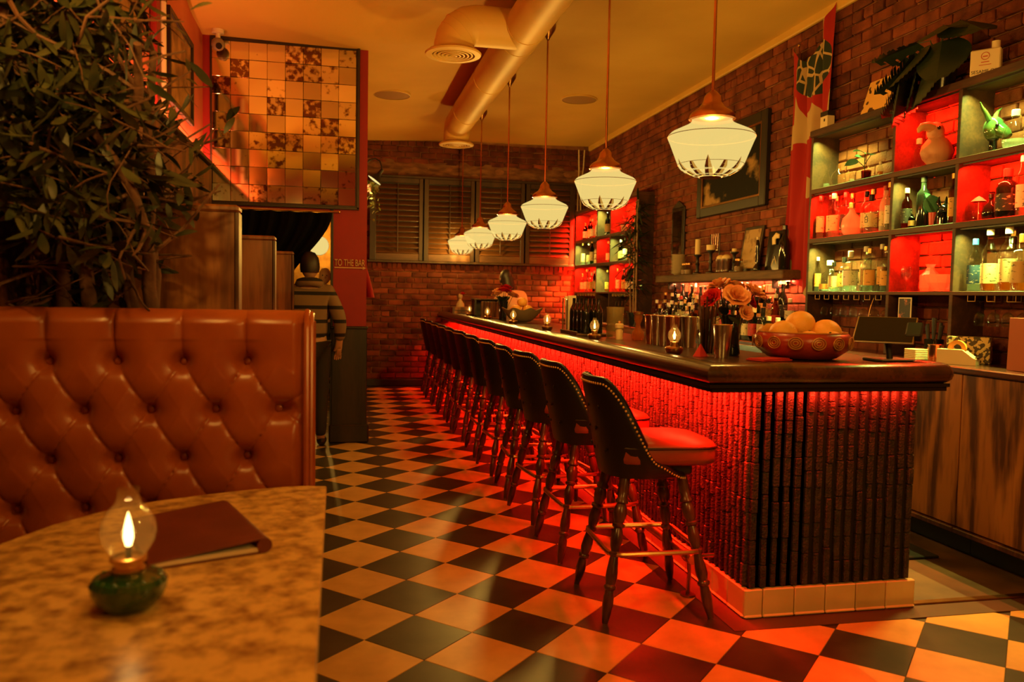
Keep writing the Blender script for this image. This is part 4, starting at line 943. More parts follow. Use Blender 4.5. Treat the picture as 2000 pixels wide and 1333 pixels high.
ch.build('brush_character', mt['black'], sqb, 0); bpy.data.objects['brush_character'].matrix_local = T(-.0395, -.006, -.03, 0, 0, -PI/2)
# mixed row
bottle('spirit', 3.53, 4.555, ZR[1], 'amber', 'black', 'cork', 'amber bottle with dark label beside the tall black bottle', None, .86, 'whisky', .8)
bottle('squat', 3.52, 4.49, ZR[1], 'green', 'tan', None, 'squat green glass before the tall black bottle', None, .45)
bottle('spirit', 3.55, 4.43, ZR[1], 'dark', None, 'black', 'tall black bottle in the green-lit cubby under the toucan', None, 1.06)
bottle('slim', 3.54, 4.165, ZR[1], 'amber', 'orange', 'gold', 'slim amber bottle by the divider under the toucan', None, .92)
rcu = thing('red_cup', 'red cup holding a big green leaf', 'cup', (3.56, 4.345, ZR[1] + .001)); MB().lathe([(0, 0), (.026, 0), (.032, .085), (.030, .085), (.024, .006)], 16).build('cup', M('red_ceramic', (.5, .03, .02), .3), rcu, 40); put('leaf', bl, rcu, (0, 0, .08), (.9, .2, 2.4), (1.4, 1.4, 1.4)); put('leaf', bl, rcu, (0, 0, .08), (1.2, -.3, .4), (1.5, 1.5, 1.5))
rb = thing('animal_head_figurine', 'dark shiny animal head figurine beside the red cup', 'figurine', (3.55, 4.255, ZR[1] + .001), math.radians(160))
MB().tube([(0, -.02, 0), (0, -.015, .05), (0, 0, .09), (0, .03, .10), (0, .06, .085)], [.045, .04, .034, .028, .014], 14).build('head', mt['darkb'], rb, 60)
for s_ in (-1, 1): MB().tube([(s_*.015, -.01, .11), (s_*.025, -.02, .14), (s_*.02, -.015, .175)], [.010, .013, .003], 8).build('ear', mt['darkb'], rb, 60)
def stemware(x, y, z, label, group, s=1., inv=True, mat='clear'):
    t = thing('wine_glass', label, 'glass', (x, y, z), 0, group); t.scale = (s, s, s)
    if inv: t.rotation_euler = (PI, 0, 0)
    put('bowl', bmesh_(('wg', mat), lambda: MB().lathe([(.004, .066), (.012, .070), (.030, .088), (.036, .115), (.034, .145), (.030, .160), (.0285, .160), (.0325, .145), (.0345, .115), (.028, .090), (.010, .073)], 18).mesh('bowl', mt[mat], 60)), t)
    put('stem', bmesh_(('wgs', mat), lambda: MB().lathe([(0, 0), (.030, .001), (.028, .004), (.006, .010), (.0035, .03), (.004, .066), (0, .068)], 14).mesh('stem', mt[mat], 60)), t); return t
stemware(3.55, 4.028, ZR[1]+.001, 'small stemmed glass with dried flowers in the red-lit cubby', None, .75, False)
fl = bpy.data.objects[-1] if False else None
df = thing('paper_umbrella', 'small paper parasol standing in a round flask', 'ornament', (3.55, 3.98, ZR[1] + .001))
MB().lathe([(0, 0), (.03, 0), (.036, .02), (.028, .045), (.01, .06), (.01, .075)], 16).build('flask', mt['clear'], df, 50); MB().tube([(0, 0, .01), (0, .0, .14)], .0018, 5).build('stick', mt['cream'], df); MB().lathe([(0, .145), (.02, .132), (.042, .112)], 16).build('canopy', mt['white'], df, 20)
bottle('round', 3.56, 3.90, ZR[1], 'dark', None, 'black', 'black egg-shaped bottle in the red-lit cubby', None, .8)
bottle('squat', 3.55, 3.78, ZR[1], 'dark', 'black', 'red', 'squat black bottle with banded label in the red-lit cubby', None, 1.25)
bottle('slim', 3.55, 3.68, ZR[1], 'clear', 'white', 'white', 'slim clear bottle beside the squat black bottle', None, 1.0, 'gin', .8)
# green lower row
g_ = 'bottles in the lowest green-lit cubby'
seq = [('slim', 'clear', 'orange', 'white', .80), ('round', 'clear', 'orange', 'white', 1.25), ('square', 'clear', 'cream', 'black', .82), ('square', 'clear', 'orange', 'black', .93), ('square', 'clear', 'white', 'white', 1.08), ('spirit', 'clear', 'tan', 'white', 1.04), ('spirit', 'clear', 'orange', 'gold', .98), ('slim', 'clear', 'orange', 'white', .98), ('wine', 'clear', 'orange', 'gold', .95)]
for i, (y, (k, gn, ln_, cp, s_)) in enumerate(zip([5.52, 5.41, 5.315, 5.235, 5.12, 4.99, 4.905, 4.82, 4.735], seq)):
    bottle(k, 3.535 + (.03 if i % 2 else 0), y, ZR[0], gn, ln_, cp, '%s clear bottle with %s label and %s cap in the lowest green-lit cubby' % ({'slim': 'slim', 'spirit': 'tall', 'round': 'round-bodied', 'square': 'square', 'wine': 'long-necked'}[k], ln_, cp), g_, s_, 'gin', .75)
    if i in (4, 6): bottle('spirit', 3.64, y - .05, ZR[0], 'clear', 'white', 'white', 'white-capped clear bottle at the back of the lowest green-lit cubby', 'back row bottles in the lowest green-lit cubby', 1.0, 'gin', .8)
cd = thing('crystal_bowl', 'cut crystal bowl in the lowest red-lit cubby', 'bowl', (3.56, 4.24, ZR[0] + .001))
MB().lathe([(0, 0), (.05, 0), (.055, .01), (.09, .05), (.11, .10), (.108, .10), (.085, .052), (.05, .012)], 12).build('bowl', mt['milkb'], cd, 0)
cd = thing('crystal_decanter', 'short crystal decanter behind the cut crystal bowl', 'decanter', (3.62, 4.425, ZR[0] + .001)); MB().lathe([(0, 0), (.055, 0), (.06, .02), (.06, .10), (.03, .13), (.02, .15), (.03, .17)], 8).build('body', mt['milkb'], cd, 0); MB().sphere(.022, 8, 6, T(0, 0, .185)).build('stopper', mt['clear'], cd, 0)
stemware(3.53, 4.53, ZR[0]+.001, 'single stemmed glass beside the cut crystal bowl', None, 1., False)
bottle('spirit', 3.55, 3.985, ZR[0], 'clear', 'navy', 'blue', 'blue-capped bottle with navy label in the last green-lit cubby', None, 1.0, 'gin', .6)
bottle('wine', 3.55, 3.88, ZR[0], 'clear', 'cream', 'white', 'tall whisky bottle with cream label in the last green-lit cubby', None, 1.10, 'whisky', .5)
bottle('spirit', 3.55, 3.75, ZR[0], 'clear', 'cream', 'white', 'broad whisky bottle with round cream label in the last green-lit cubby', None, 1.18, 'whisky', .55)
bottle('spirit', 3.63, 3.80, ZR[0], 'clear', None, 'gold', 'gold-capped bottle behind the whisky bottles', None, 1.15, 'gin', .6)
bottle('square', 3.55, 3.655, ZR[0], 'clear', 'tan', 'gold', 'square bottle with tan label beside the whisky bottles', None, 1.15, 'whisky', .7)
for k in range(7): stemware(3.55, 5.44 - k*.117, 1.392, 'wine glass hanging upside down under the cubby shelf by the flag', 'wine glasses hanging by the flag', .78 if k < 4 else .95)
for k in range(4): stemware(3.55, 3.93 - k*.10, 1.392, 'wine glass hanging upside down beside the stack of menus', 'wine glasses hanging by the menus', .9)
for k in range(12): stemware(3.55, (11.68 - k*.13) if k < 6 else (10.1 - (k-6)*.13), 1.392, 'wine glass hanging upside down by the shutters', 'wine glasses hanging by the shutters', .85)
# things on top of the shelf
bx = thing('small_carton', 'small cream and black carton on top of the cubby shelf', 'box', (3.52, 5.45, 2.651)); MB().box(-.03, .03, -.045, .045, 0, .09, .002).build('carton', mt['cream'], bx); MB().box(-.031, .031, -.046, .046, .09, .125, .002).build('lid', mt['black'], bx); MB().box(-.032, -.03, -.015, -.002, .05, .07).build('print', mt['black'], bx, 0)
ap = thing('art_panel', 'small doodled panel leaning on the brick wall above the shelf', 'picture', (3.56, 4.93, 2.651), 0)
pm = M('doodle_print', (.80, .46, .12), .6, c2=(.05, .02, .01), vs=16, det=1, lo=.60, hi=.63)
MB().box(-.008, .008, -.19, .19, 0, .27, .002, T(0, 0, .002, 0, .3, 0)).build('panel', pm, ap)
sb = thing('book', 'dark slim book standing behind the doodled panel', 'book', (3.58, 4.70, 2.651), 0, 'books on top of the cubby shelf'); MB().box(-.07, .07, -.012, .012, 0, .20, .002).build('cover', mt['black'], sb); MB().box(-.068, .06, -.009, .009, .003, .197).build('pages', mt['paper'], sb, 0)
sb = thing('book', 'thin brown book standing before the monstera pot', 'book', (3.58, 4.665, 2.651), 0, 'books on top of the cubby shelf'); MB().box(-.07, .07, -.010, .010, 0, .23, .002).build('cover', mt['cover'], sb); MB().box(-.068, .06, -.007, .007, .003, .227).build('pages', mt['paper'], sb, 0)
mo = thing('monstera_plant', 'dark monstera plant on top of the cubby shelf', 'plant', (3.54, 4.32, 2.651)); R = random.Random(21)
MB().lathe([(0, 0), (.07, 0), (.09, .12), (.085, .12), (.065, .01)], 20).build('pot', mt['blackg'], mo, 40)
def mleaf(L, W, holes):
    m = MB(); n = 14
    for sgn in (-1, 1):
        for k in range(n):
            v0, v1 = k/n, (k+1)/n; wv = lambda v: W*math.sin(PI*min(1, .08 + v*.92))**.55*(1 - .25*v)
            w0, w1 = wv(v0), wv(v1); 
            if holes and k % 3 == 2: w0 *= .45; w1 *= .45
            m.add([(0, v0*L, 0), (sgn*w0, v0*L - .25*w0, -.35*w0 + .02*v0), (sgn*w1, v1*L - .25*w1, -.35*w1), (0, v1*L, .0)], [(0, 1, 2, 3)] if sgn > 0 else [(3, 2, 1, 0)])
    return m.mesh('leaf', mt['darkleaf'], 80)
ml_ = [mleaf(.30, .16, True), mleaf(.30, .17, False)]; stm = MB()
for (p, r, k) in (((-.06, .16, .24), (-.7, .2, .5), 0), ((-.08, .22, .16), (-1.2, .2, .5), 0), ((-.10, .05, .26), (-.9, 0, 1.0), 1), ((-.08, -.10, .36), (-.35, .2, 2.5), 1), ((-.05, -.20, .36), (-.5, .2, 2.8), 1), ((-.12, .08, .12), (-1.4, 0, .7), 0), ((-.12, .20, .10), (-1.5, .2, .6), 1), ((-.07, .12, .32), (-.2, .1, .45), 0), ((-.12, -.02, .16), (-1.3, .1, 1.3), 1), ((-.10, -.12, .26), (-1.1, .1, 2.1), 1)):
    put('leaf', ml_[k], mo, p, r); stm.tube([(0, 0, .1), (p[0]*.5, p[1]*.5, p[2]*.5 + .16), p], .004, 5)
stm.build('stems', mt['stem'], mo)
so_ = thing('sesame_oil_tin', 'cream tin lettered SESAME OIL on top of the cubby shelf', 'tin', (3.53, 3.955, 2.651), math.radians(-52))
MB().box(-.075, .075, -.03, .03, 0, .145, .006).build('tin', mt['cream'], so_); MB().cyl(.022, .145, .185, 14, T(.045, 0, 0)).build('cap', mt['cream'], so_)
me = text_mesh('SESAME OIL', .026, .0006); me.materials.append(mt['black']); put('lettering', me, so_, (0, -.0308, .012), (PI/2, 0, 0)); MB().tube([(.02*math.cos(a), -.031, .105+.02*math.sin(a)) for a in [k*PI/10 for k in range(20)]], .0018, 5, closed=True).box(-.012, .012, -.0316, -.030, .100, .106).box(-.02, .02, -.0316, -.030, .070, .074).box(-.03, .03, -.0316, -.030, .055, .058).build('emblem', M('red_print', (.5, .05, .03), .6), so_, 0)
# ------------------------------------------------------------------ flag, paintings, wall shelf
def flag_mat():
    m, nt, N, L, P = _mat('flag_cloth'); tc = N.new('ShaderNodeTexCoord'); mp = N.new('ShaderNodeMapping'); mp.inputs['Scale'].default_value = (1, 1.6, 1); L.new(tc.outputs['Object'], mp.inputs[0])
    n1 = N.new('ShaderNodeTexNoise'); n1.inputs['Scale'].default_value = 2.6; n1.inputs['Detail'].default_value = .6; L.new(mp.outputs[0], n1.inputs['Vector'])
    r1 = N.new('ShaderNodeValToRGB'); r1.color_ramp.interpolation = 'CONSTANT'; e = r1.color_ramp.elements; e[0].color = (.36, .010, .008, 1); e[1].position = .57; e[1].color = (.50, .34, .16, 1); L.new(n1.outputs[0], r1.inputs[0])
    vo = N.new('ShaderNodeTexVoronoi'); vo.feature = 'DISTANCE_TO_EDGE'; vo.inputs['Scale'].default_value = 7; L.new(mp.outputs[0], vo.inputs['Vector'])
    r2 = N.new('ShaderNodeValToRGB'); r2.color_ramp.interpolation = 'CONSTANT'; e = r2.color_ramp.elements; e[0].color = (.50, .34, .16, 1); e[1].position = .055; e[1].color = (.018, .030, .018, 1); L.new(vo.outputs['Distance'], r2.inputs[0])
    sp = N.new('ShaderNodeSeparateXYZ'); L.new(tc.outputs['Object'], sp.inputs[0])
    d1 = N.new('ShaderNodeVectorMath'); d1.operation = 'DISTANCE'; L.new(tc.outputs['Object'], d1.inputs[0]); d1.inputs[1].default_value = (0, -.02, 1.80)
    lt = N.new('ShaderNodeMath'); lt.operation = 'LESS_THAN'; lt.inputs[1].default_value = .24; L.new(d1.outputs['Value'], lt.inputs[0])
    mx = N.new('ShaderNodeMix'); mx.data_type = 'RGBA'; L.new(lt.outputs[0], mx.inputs[0]); L.new(r1.outputs[0], mx.inputs[6]); L.new(r2.outputs[0], mx.inputs[7]); L.new(mx.outputs[2], P.inputs['Base Color']); P.inputs['Roughness'].default_value = .85
    return m
fg = thing('wall_flag', 'draped red and cream flag with dark green crest on the brick wall', 'flag', (3.66, 5.86, 1.42))
def ff_(u, v):
    # u from far edge to near edge, v up; hung from two pins, sagging between
    top_far, top_near = 2.05, 2.22
    zt = top_far + (top_near-top_far)*u - .30*math.sin(PI*u)**1.0*(1-.3*u)
    zb = .06 + .05*math.sin(u*7) - (.02 if u > .6 else 0)
    y = .30 - .56*u + .06*(1-v)*(.5-u) - .04*math.sin(PI*v)*(1-u)
    return (-.02 + .028*math.sin(u*17 + v*2.2) + .016*math.sin(u*31 - v*3) - .03*(1-v)*(1-u), y, zb + (zt-zb)*v)
MB().grid(ff_, 60, 60).build('cloth', flag_mat(), fg, 80)
MB().sphere(.012, 8, 6, T(.03, .30, 2.06)).build('pin', mt['brass'], fg); MB().sphere(.012, 8, 6, T(.03, -.26, 2.22)).build('pin', mt['brass'], fg)
pa = thing('framed_painting', 'dark stormy painting in a heavy black frame on the brick wall', 'painting', (3.70, 7.26, 2.21))
fr = MB()
for (a, b, c, d) in ((-.70, -.60, 0, .85), (.60, .70, 0, .85), (-.60, .60, 0, .10), (-.60, .60, .75, .85)): fr.box(-.055, 0, a, b, c, d, .010)
fr.build('frame', mt['black'], pa); f2_ = MB()
for (a, b, c, d) in ((-.61, -.585, .09, .76), (.585, .61, .09, .76), (-.585, .585, .09, .115), (-.585, .585, .735, .76)): f2_.box(-.050, -.01, a, b, c, d, .003)
f2_.build('gilt_slip', mt['bronze'], pa)
MB().box(-.030, -.012, -.59, .59, .11, .74).build('canvas', M('storm_canvas', (.006, .006, .004), .7, c2=(.36, .22, .08), vs=3.2, det=8, lo=.53, hi=.66, spec=.15, stretch=(1, 1, 1.5)), pa, 0)
tm_ = thing('narrow_mirror', 'narrow dark framed wall mirror past the painting', 'mirror', (3.70, 8.48, 1.80)); MB().box(-.03, 0, -.17, .17, 0, .58, .006).add([(-.03, -.17, .58), (-.03, 0, .66), (-.03, .17, .58), (0, -.17, .58), (0, 0, .66), (0, .17, .58)], [(0, 1, 2), (3, 5, 4), (0, 3, 4, 1), (1, 4, 5, 2)]).build('frame', mt['darkwood'], tm_); MB().box(-.034, -.029, -.12, .12, .06, .54).build('glass', M('dim_mirror', (.25, .18, .10), .12, 1.), tm_, 0)
ws = thing('plank_shelf', 'thick rustic plank shelf with warm light beneath', 'shelf', (0, 0, 0))
MB().box(3.48, 3.70, 5.93, 8.62, 1.545, 1.622, .008).build('plank', mt['rustic'], ws); MB().box(3.585, 3.615, 5.95, 8.45, 1.536, 1.546).build('led_channel', mt['chrome'], ws, 0)
for y in (6.2, 7.3, 8.4): MB().box(3.55, 3.70, y-.012, y+.012, 1.47, 1.546, .003).build('bracket', mt['black'], ws)
ZS = 1.623
bw_ = MB().lathe([(0, 0), (.038, 0), (.05, .01), (.078, .020), (.076, .022), (.045, .012)], 20).mesh('shallow_bowl', mt['cream'], 40)
for k in range(17): tag(put('shallow_bowl', bw_, None, (3.57, 8.20 + .004*math.sin(k*2), ZS + .0005 + k*.0125)), 'cream shallow bowl in the tall stack on the plank shelf', 'bowl', 'stacked bowls on the plank shelf')
for (y, lab) in ((7.98, 'small glass jar beside the stack of bowls'), (7.88, 'round glass jar beside the candle'), (6.80, 'low glass jar before the framed print')):
    j = thing('glass_jar', lab, 'jar', (3.55, y, ZS+.001)); MB().lathe([(0, 0), (.04, 0), (.045, .01), (.045, .07), (.032, .085), (.030, .10)], 16).build('jar', mt['clear'], j, 50); MB().cyl(.034, .10, .118, 14).build('lid', mt['bronze'], j); MB().lathe([(0, .004), (.04, .004), (.04, .05), (0, .05)], 12).build('contents', mt['cane'], j)
def candlestick(y, h, ch, r, lab):
    c = thing('candlestick', lab, 'candlestick', (3.57, y, ZS+.001)); MB().lathe([(0, 0), (.045, 0), (.045, .012), (.018, .025), (.014, h*.4), (.024, h*.5), (.014, h*.6), (.016, h*.85), (.04, h*.95), (.04, h), (0, h)], 16).build('stick', mt['darkwood'], c, 50); MB().cyl(r, h, h+ch, 14).build('candle', mt['candle'], c); MB().cyl(.002, h+ch, h+ch+.012, 6).build('wick', mt['black'], c)
candlestick(7.72, .20, .155, .028, 'pale pillar candle on a dark wooden candlestick')
candlestick(7.42, .23, .05, .045, 'short broad candle on a tall turned candlestick')
candlestick(6.93, .19, .03, .022, 'stub of candle on a small dark candlestick')
ck = thing('utensil_rack', 'little rack of hanging metal utensils behind the candles', 'rack', (3.66, 7.52, ZS+.001)); MB().tube([(0, -.10, 0), (0, -.10, .40), (0, .10, .40), (0, .10, 0)], .005, 6).build('rack', mt['black'], ck)
for k in range(4): MB().tube([(-.004, -.07+k*.045, .40), (-.008, -.07+k*.045, .25)], .003, 5).sphere(.014, 8, 6, T(-.008, -.07+k*.045, .235)).build('utensil', mt['chrome'], ck)
for (y, lab) in ((7.17, 'small wooden barrel pot with a pale lid on the plank shelf'), (7.06, 'ribbed wooden pot with a pale lid on the plank shelf')):
    p = thing('wooden_pot', lab, 'pot', (3.56, y, ZS+.001)); MB().lathe([(0, 0), (.048, 0), (.054, .01), (.05, .03), (.055, .045), (.05, .08), (.055, .095), (.054, .13), (0, .13)], 18).build('pot', mt['legwood'], p, 40); MB().sphere(.046, 14, 8, T(0, 0, .14, s=(1, 1, .7))).build('lid', mt['candle'], p, 60)
fp = thing('leaning_print', 'tan framed print leaning on the brick above the plank shelf', 'picture', (3.62, 6.76, ZS+.001)); MB().box(-.012, .012, -.17, .17, 0, .42, .004, T(ry=.16)).build('frame', mt['darkwood'], fp); MB().box(-.016, -.011, -.14, .14, .03, .39, 0, T(ry=.16)).build('print', M('tan_print', (.42, .26, .10), .6, c2=(.22, .12, .04), vs=12, det=3, lo=.5, hi=.6), fp, 0)
tw_ = thing('twisted_bottle', 'beaded dark bottle beside the black picture', 'bottle', (3.54, 6.45, ZS+.001)); MB().lathe([(0, 0), (.03, 0), (.032, .03)] + [(.014 + .005*(k % 2), .06 + k*.022) for k in range(9)] + [(.010, .27)], 14).build('glass', mt['darkb'], tw_, 50); MB().cyl(.012, .27, .295, 10).build('stopper', mt['cream'], tw_)
bp_ = thing('black_still_life', 'black picture of a pale drooping flower in a cup', 'picture', (3.60, 6.22, ZS+.001)); MB().box(-.012, .012, -.19, .19, 0, .34, .003, T(ry=.10)).build('board', mt['blackg'], bp_)
MB().tube([(-.018, .05, .22), (-.018, .055, .27), (-.018, .02, .295), (-.018, -.03, .285)], [.028, .030, .026, .018], 10).tube([(-.016, .05, .10), (-.016, .10, .02)], .006, 6).tube([(-.016, .04, .12), (-.016, .0, .03)], .005, 6).build('painted_flower', mt['candle'], bp_); bpy.data.objects['painted_flower'].scale = (.35, 1, 1); bpy.data.objects['painted_flower'].location = (-.012 + .012, 0, 0)
dkb = bottle('wine', 3.55, 6.03, ZS, 'dark', None, 'black', 'dark long-necked bottle standing beside the black picture', None, 1.15)
# ------------------------------------------------------------------ back bar bottles on stepped risers
rs_ = thing('bottle_riser', 'stepped black riser carrying bottles under the plank shelf', 'riser', (0, 0, 0)); MB().box(3.42, 3.54, 5.95, 8.45, 1.035, 1.115, .004).box(3.54, 3.66, 5.95, 8.45, 1.035, 1.195, .004).build('steps', mt['black'], rs_)
R = random.Random(33); kinds = ['spirit', 'wine', 'square', 'slim', 'squat', 'spirit', 'wine']; gls = ['clear', 'clear', 'green', 'amber', 'dark', 'clear']; lbs = ['cream', 'orange', 'white', 'tan', 'red', 'black', None]; cps = ['black', 'white', 'gold', 'red', 'black', 'cork']
for tier, (x, z, y0, y1, st) in enumerate(((3.345, 1.034, 5.75, 8.3, .105), (3.48, 1.115, 6.0, 8.4, .10), (3.60, 1.195, 6.0, 8.42, .10))):
    y = y0
    while y < y1:
        k = R.choice(kinds); g1 = R.choice(gls); lb = R.choice(lbs); cp = R.choice(cps)
        if tier == 2 and k == 'wine' and R.random() < .5: g1 = 'dark'; cp = 'black'
        nm = {'clear': 'clear glass', 'green': 'green glass', 'amber': 'amber glass', 'dark': 'near-black glass'}[g1]
        bottle(k, x + R.uniform(-.012, .012), y, z, g1, lb, cp, '%s %s bottle, %s label, %s cap, on the %s under the plank shelf' % ({'spirit': 'straight', 'wine': 'long-necked', 'square': 'square', 'slim': 'slim', 'squat': 'squat'}[k], nm, lb or 'no', cp, ('counter', 'lower step', 'upper step')[tier]), 'back bar bottles under the plank shelf', R.uniform(.88, 1.06), R.choice(['gin', 'whisky', None]) if g1 == 'clear' else None, R.choice([.5, .8]))
        y += st*R.uniform(.9, 1.2)
# far cubbies
far = [(2, 0, 'red-lit top', 5), (2, 1, 'green-lit top', 1), (1, 0, 'green-lit middle', 4), (1, 1, 'red-lit middle', 2), (1, 2, 'green-lit middle', 6), (0, 0, 'red-lit lower', 6), (0, 1, 'green-lit lower', 2), (0, 2, 'red-lit lower', 6)]
fy = [11.84, 10.79, 10.22, 9.25]
for (r, c, nm, n) in far:
    for k in range(n):
        y = fy[c] - .10 - (fy[c]-fy[c+1]-.2)*(k+.5)/n; kd = R.choice(['spirit', 'wine', 'slim', 'square']); lb = R.choice(['cream', 'orange', 'white', 'tan']); cp = R.choice(['white', 'gold', 'black'])
        bottle(kd, 3.55 + R.uniform(-.02, .05), y, ZR[r], R.choice(['clear', 'clear', 'green']) if c != 1 or r != 2 else 'dark', lb, cp, '%s bottle, %s label, %s cap, in the %s cubby by the shutters' % ({'spirit': 'straight', 'wine': 'long-necked', 'square': 'square', 'slim': 'slim'}[kd], lb, cp, nm), 'bottles in the %s cubby by the shutters' % nm, R.uniform(.9, 1.05), R.choice(['gin', 'whisky']))
def tuftplant(t, base, n, L, W, mat, seed, droop=.5):
    R2_ = random.Random(seed); me = bmesh_(('blade', mat), lambda: MB().grid(lambda u, v: ((u-.5)*W*math.sin(PI*min(1, .15+v*.85))**.7, v*L, -droop*L*v*v), 3, 6).mesh('leaf', mt[mat], 80))
    for k in range(n):
        s_ = R2_.uniform(.7, 1.2); put('leaf', me, t, base, (R2_.uniform(-.3, 1.2), R2_.uniform(-.4, .4), R2_.uniform(0, 2*PI)), (s_, s_, s_))
rp_ = thing('red_bromeliad', 'spiky potted plant in the red-lit top cubby by the shutters', 'plant', (3.55, 9.85, ZR[2]+.001)); MB().lathe([(0, 0), (.05, 0), (.065, .08), (.06, .08), (.045, .008)], 16).build('pot', mt['terracotta'], rp_, 40); tuftplant(rp_, (0, 0, .08), 26, .16, .022, 'darkleaf', 3, .3)
# bamboo plant between the shelves
bb = thing('bamboo_plant', 'tall bamboo canes with dark leaf tufts between the shelves', 'plant', (3.36, 8.92, 1.036)); R = random.Random(14)
MB().lathe([(0, 0), (.07, 0), (.09, .16), (.085, .16), (.065, .01)], 18).build('pot', mt['blackg'], bb, 40)
blade = MB().grid(lambda u, v: ((u-.5)*.020*math.sin(PI*min(1, .12+v*.88))**.7, v*.20, -.07*v*v), 3, 6).mesh('leaf', mt['darkleaf'], 80)
for (dx, dy, hgt) in ((-.03, -.10, 1.35), (.0, -.03, 1.5), (-.02, .05, 1.25), (.03, .10, 1.45), (-.04, .14, 1.05)):
    m = MB(); z = 0.02; tx, ty = R.uniform(-.03, .03), R.uniform(-.06, .06)
    m.tube([(dx*.5 + tx*k/10, dy*.6 + (dy*.6+ty)*k/10, .02 + hgt*k/10) for k in range(11)], .010, 8)
    for k in range(1, 8): m.tube([(dx*.5 + tx*q/10, dy*.6 + (dy*.6+ty)*q/10, .02 + hgt*q/10) for q in (k*1.25-.05, k*1.25+.05)], .013, 8)
    m.build('cane', mt['cane'], bb, 50)
    for lv in (.35, .55, .68, .8, .9, .97):
        for q in range(9):
            s_ = R.uniform(.7, 1.3); put('leaf', blade, bb, (dx*.5 + tx*lv, dy*.6 + (dy*.6+ty)*lv, hgt*lv), (R.uniform(-.7, .9), R.uniform(-.5, .5), R.uniform(0, 2*PI)), (s_, s_, s_))
# ------------------------------------------------------------------ things on the bar
ZB = 1.1085
bo = thing('painted_bowl', 'broad red lacquered bowl with swirled medallions, full of grapefruit', 'bowl', (2.06, 3.32, ZB+.0005)); s_ = 1.0
MB().lathe([(0, 0), (.12, 0), (.15, .008), (.20, .045), (.216, .075), (.212, .10), (.196, .118), (.190, .120), (.186, .114), (.198, .09), (.19, .05), (.12, .014), (0, .012)], 44).build('bowl', mt['redpot'], bo, 40)
for k in range(14):
    a = 2*PI*k/14; c, s2 = math.cos(a), math.sin(a); mmx = MB()
    for rr_ in (.030, .020, .010): mmx.tube([((.2155 - .012*abs(math.sin(q*PI/8))*0)*c - rr_*math.cos(q*PI/8)*s2, .2155*s2 + rr_*math.cos(q*PI/8)*c, .078 + rr_*.85*math.sin(q*PI/8)) for q in range(16)], .0028, 5, closed=True)
    mmx.build('medallion', mt['gold'], bo)
MB().tube([(.192*math.cos(q*PI/24), .192*math.sin(q*PI/24), .121) for q in range(48)], .004, 6, closed=True).build('rim', mt['gold'], bo)
om = MB().sphere(.062, 20, 14, T(s=(1, 1, .93))).mesh('grapefruit', mt['orange'], 60); nb = MB().cyl(.006, 0, .004, 8).mesh('stem_end', mt['stem'])
for i, (x, y, z, s_, lab) in enumerate(((-.115, -.03, .115, 1.0, 'orange grapefruit in the red bowl, on the straw side'), (.02, .055, .152, 1.12, 'largest orange grapefruit on top of the red bowl'), (.115, -.01, .115, 1.12, 'yellowish grapefruit in the red bowl, on the tablet side'), (-.045, -.128, .082, .86, 'small grapefruit low at the front of the red bowl'), (.070, -.125, .082, .84, 'half hidden grapefruit at the front rim of the red bowl'), (-.105, .11, .10, .95, 'grapefruit at the back of the red bowl'))):
    o = tag(put('grapefruit', om, None, (2.06+x, 3.32+y, ZB+z), (R.uniform(-.5, .5), R.uniform(-.5, .5), 0), (s_, s_, s_)), lab, 'fruit', 'grapefruit in the red bowl'); put('stem_end', nb, o, (0, 0, .056))
# tablet
tbx = thing('point_of_sale_tablet', 'dark tablet on a tilted black stand at the end of the bar', 'tablet', (2.405, 3.17, ZB+.0005))
u_ = Vector((.10, .10, .115)).normalized(); w_ = Vector((.707, -.707, 0)); w_ = (w_ - u_*w_.dot(u_)).normalized(); n_v = w_.cross(u_)
Mt = Matrix(((w_.x, u_.x, n_v.x, -.03), (w_.y, u_.y, n_v.y, .0), (w_.z, u_.z, n_v.z, .14), (0, 0, 0, 1)))
MB().box(-.125, .125, -.088, .088, -.006, .004, .003, Mt).build('body', mt['chrome'], tbx); MB().box(-.119, .119, -.082, .082, .0035, .0050, 0, Mt).build('screen', mt['blackg'], tbx, 0)
MB().box(.085, .15, -.04, .05, -.03, .012, .006, Mt).build('card_reader', mt['black'], tbx)
MB().box(-.09, .09, -.07, .07, 0, .012, .004).tube([(0, 0, .01), (-.01, .0, .07), (-.03, 0, .13)], .014, 8).build('stand', mt['black'], tbx)
# straws, tins, vase with roses
def tinm(r0, r1, h, mat): return MB().lathe([(0, 0), (r0, 0), (r0+.001, .004), (r1, h), (r1+.002, h+.002), (r1-.002, h), (r0-.003, .008), (0, .008)], 22)
tn = tinm(.030, .044, .165, None).mesh('mixing_tin', mt['chrome'], 40)
sh_ = thing('bar_shaker', 'tall steel shaker tin at the foot of the straws', 'shaker', (1.67, 3.33, ZB+.0005)); put('tin', tn, sh_, (0, 0, 0), None, (1.0, 1.0, .9)); put('rim_band', MB().tube([(.0445*math.cos(q*PI/12), .0445*math.sin(q*PI/12), .149) for q in range(24)], .002, 6, closed=True).mesh('rim_band', mt['chrome']), sh_)
sg_ = thing('straw_glass', 'tall glass packed with brown straws', 'glass', (1.655, 3.46, ZB+.0005)); MB().lathe([(0, 0), (.04, 0), (.045, .17), (.043, .17), (.038, .006)], 18).build('glass', mt['clear'], sg_, 40)
for k in range(14):
    a = k*2.4; r = .008 + .0022*k; MB().tube([(r*.7*math.cos(a), r*.7*math.sin(a), .01), (r*1.3*math.cos(a), r*1.3*math.sin(a), .25 + .03*math.sin(k*3))], .0042, 7).build('straw', mt['legwood'], sg_)
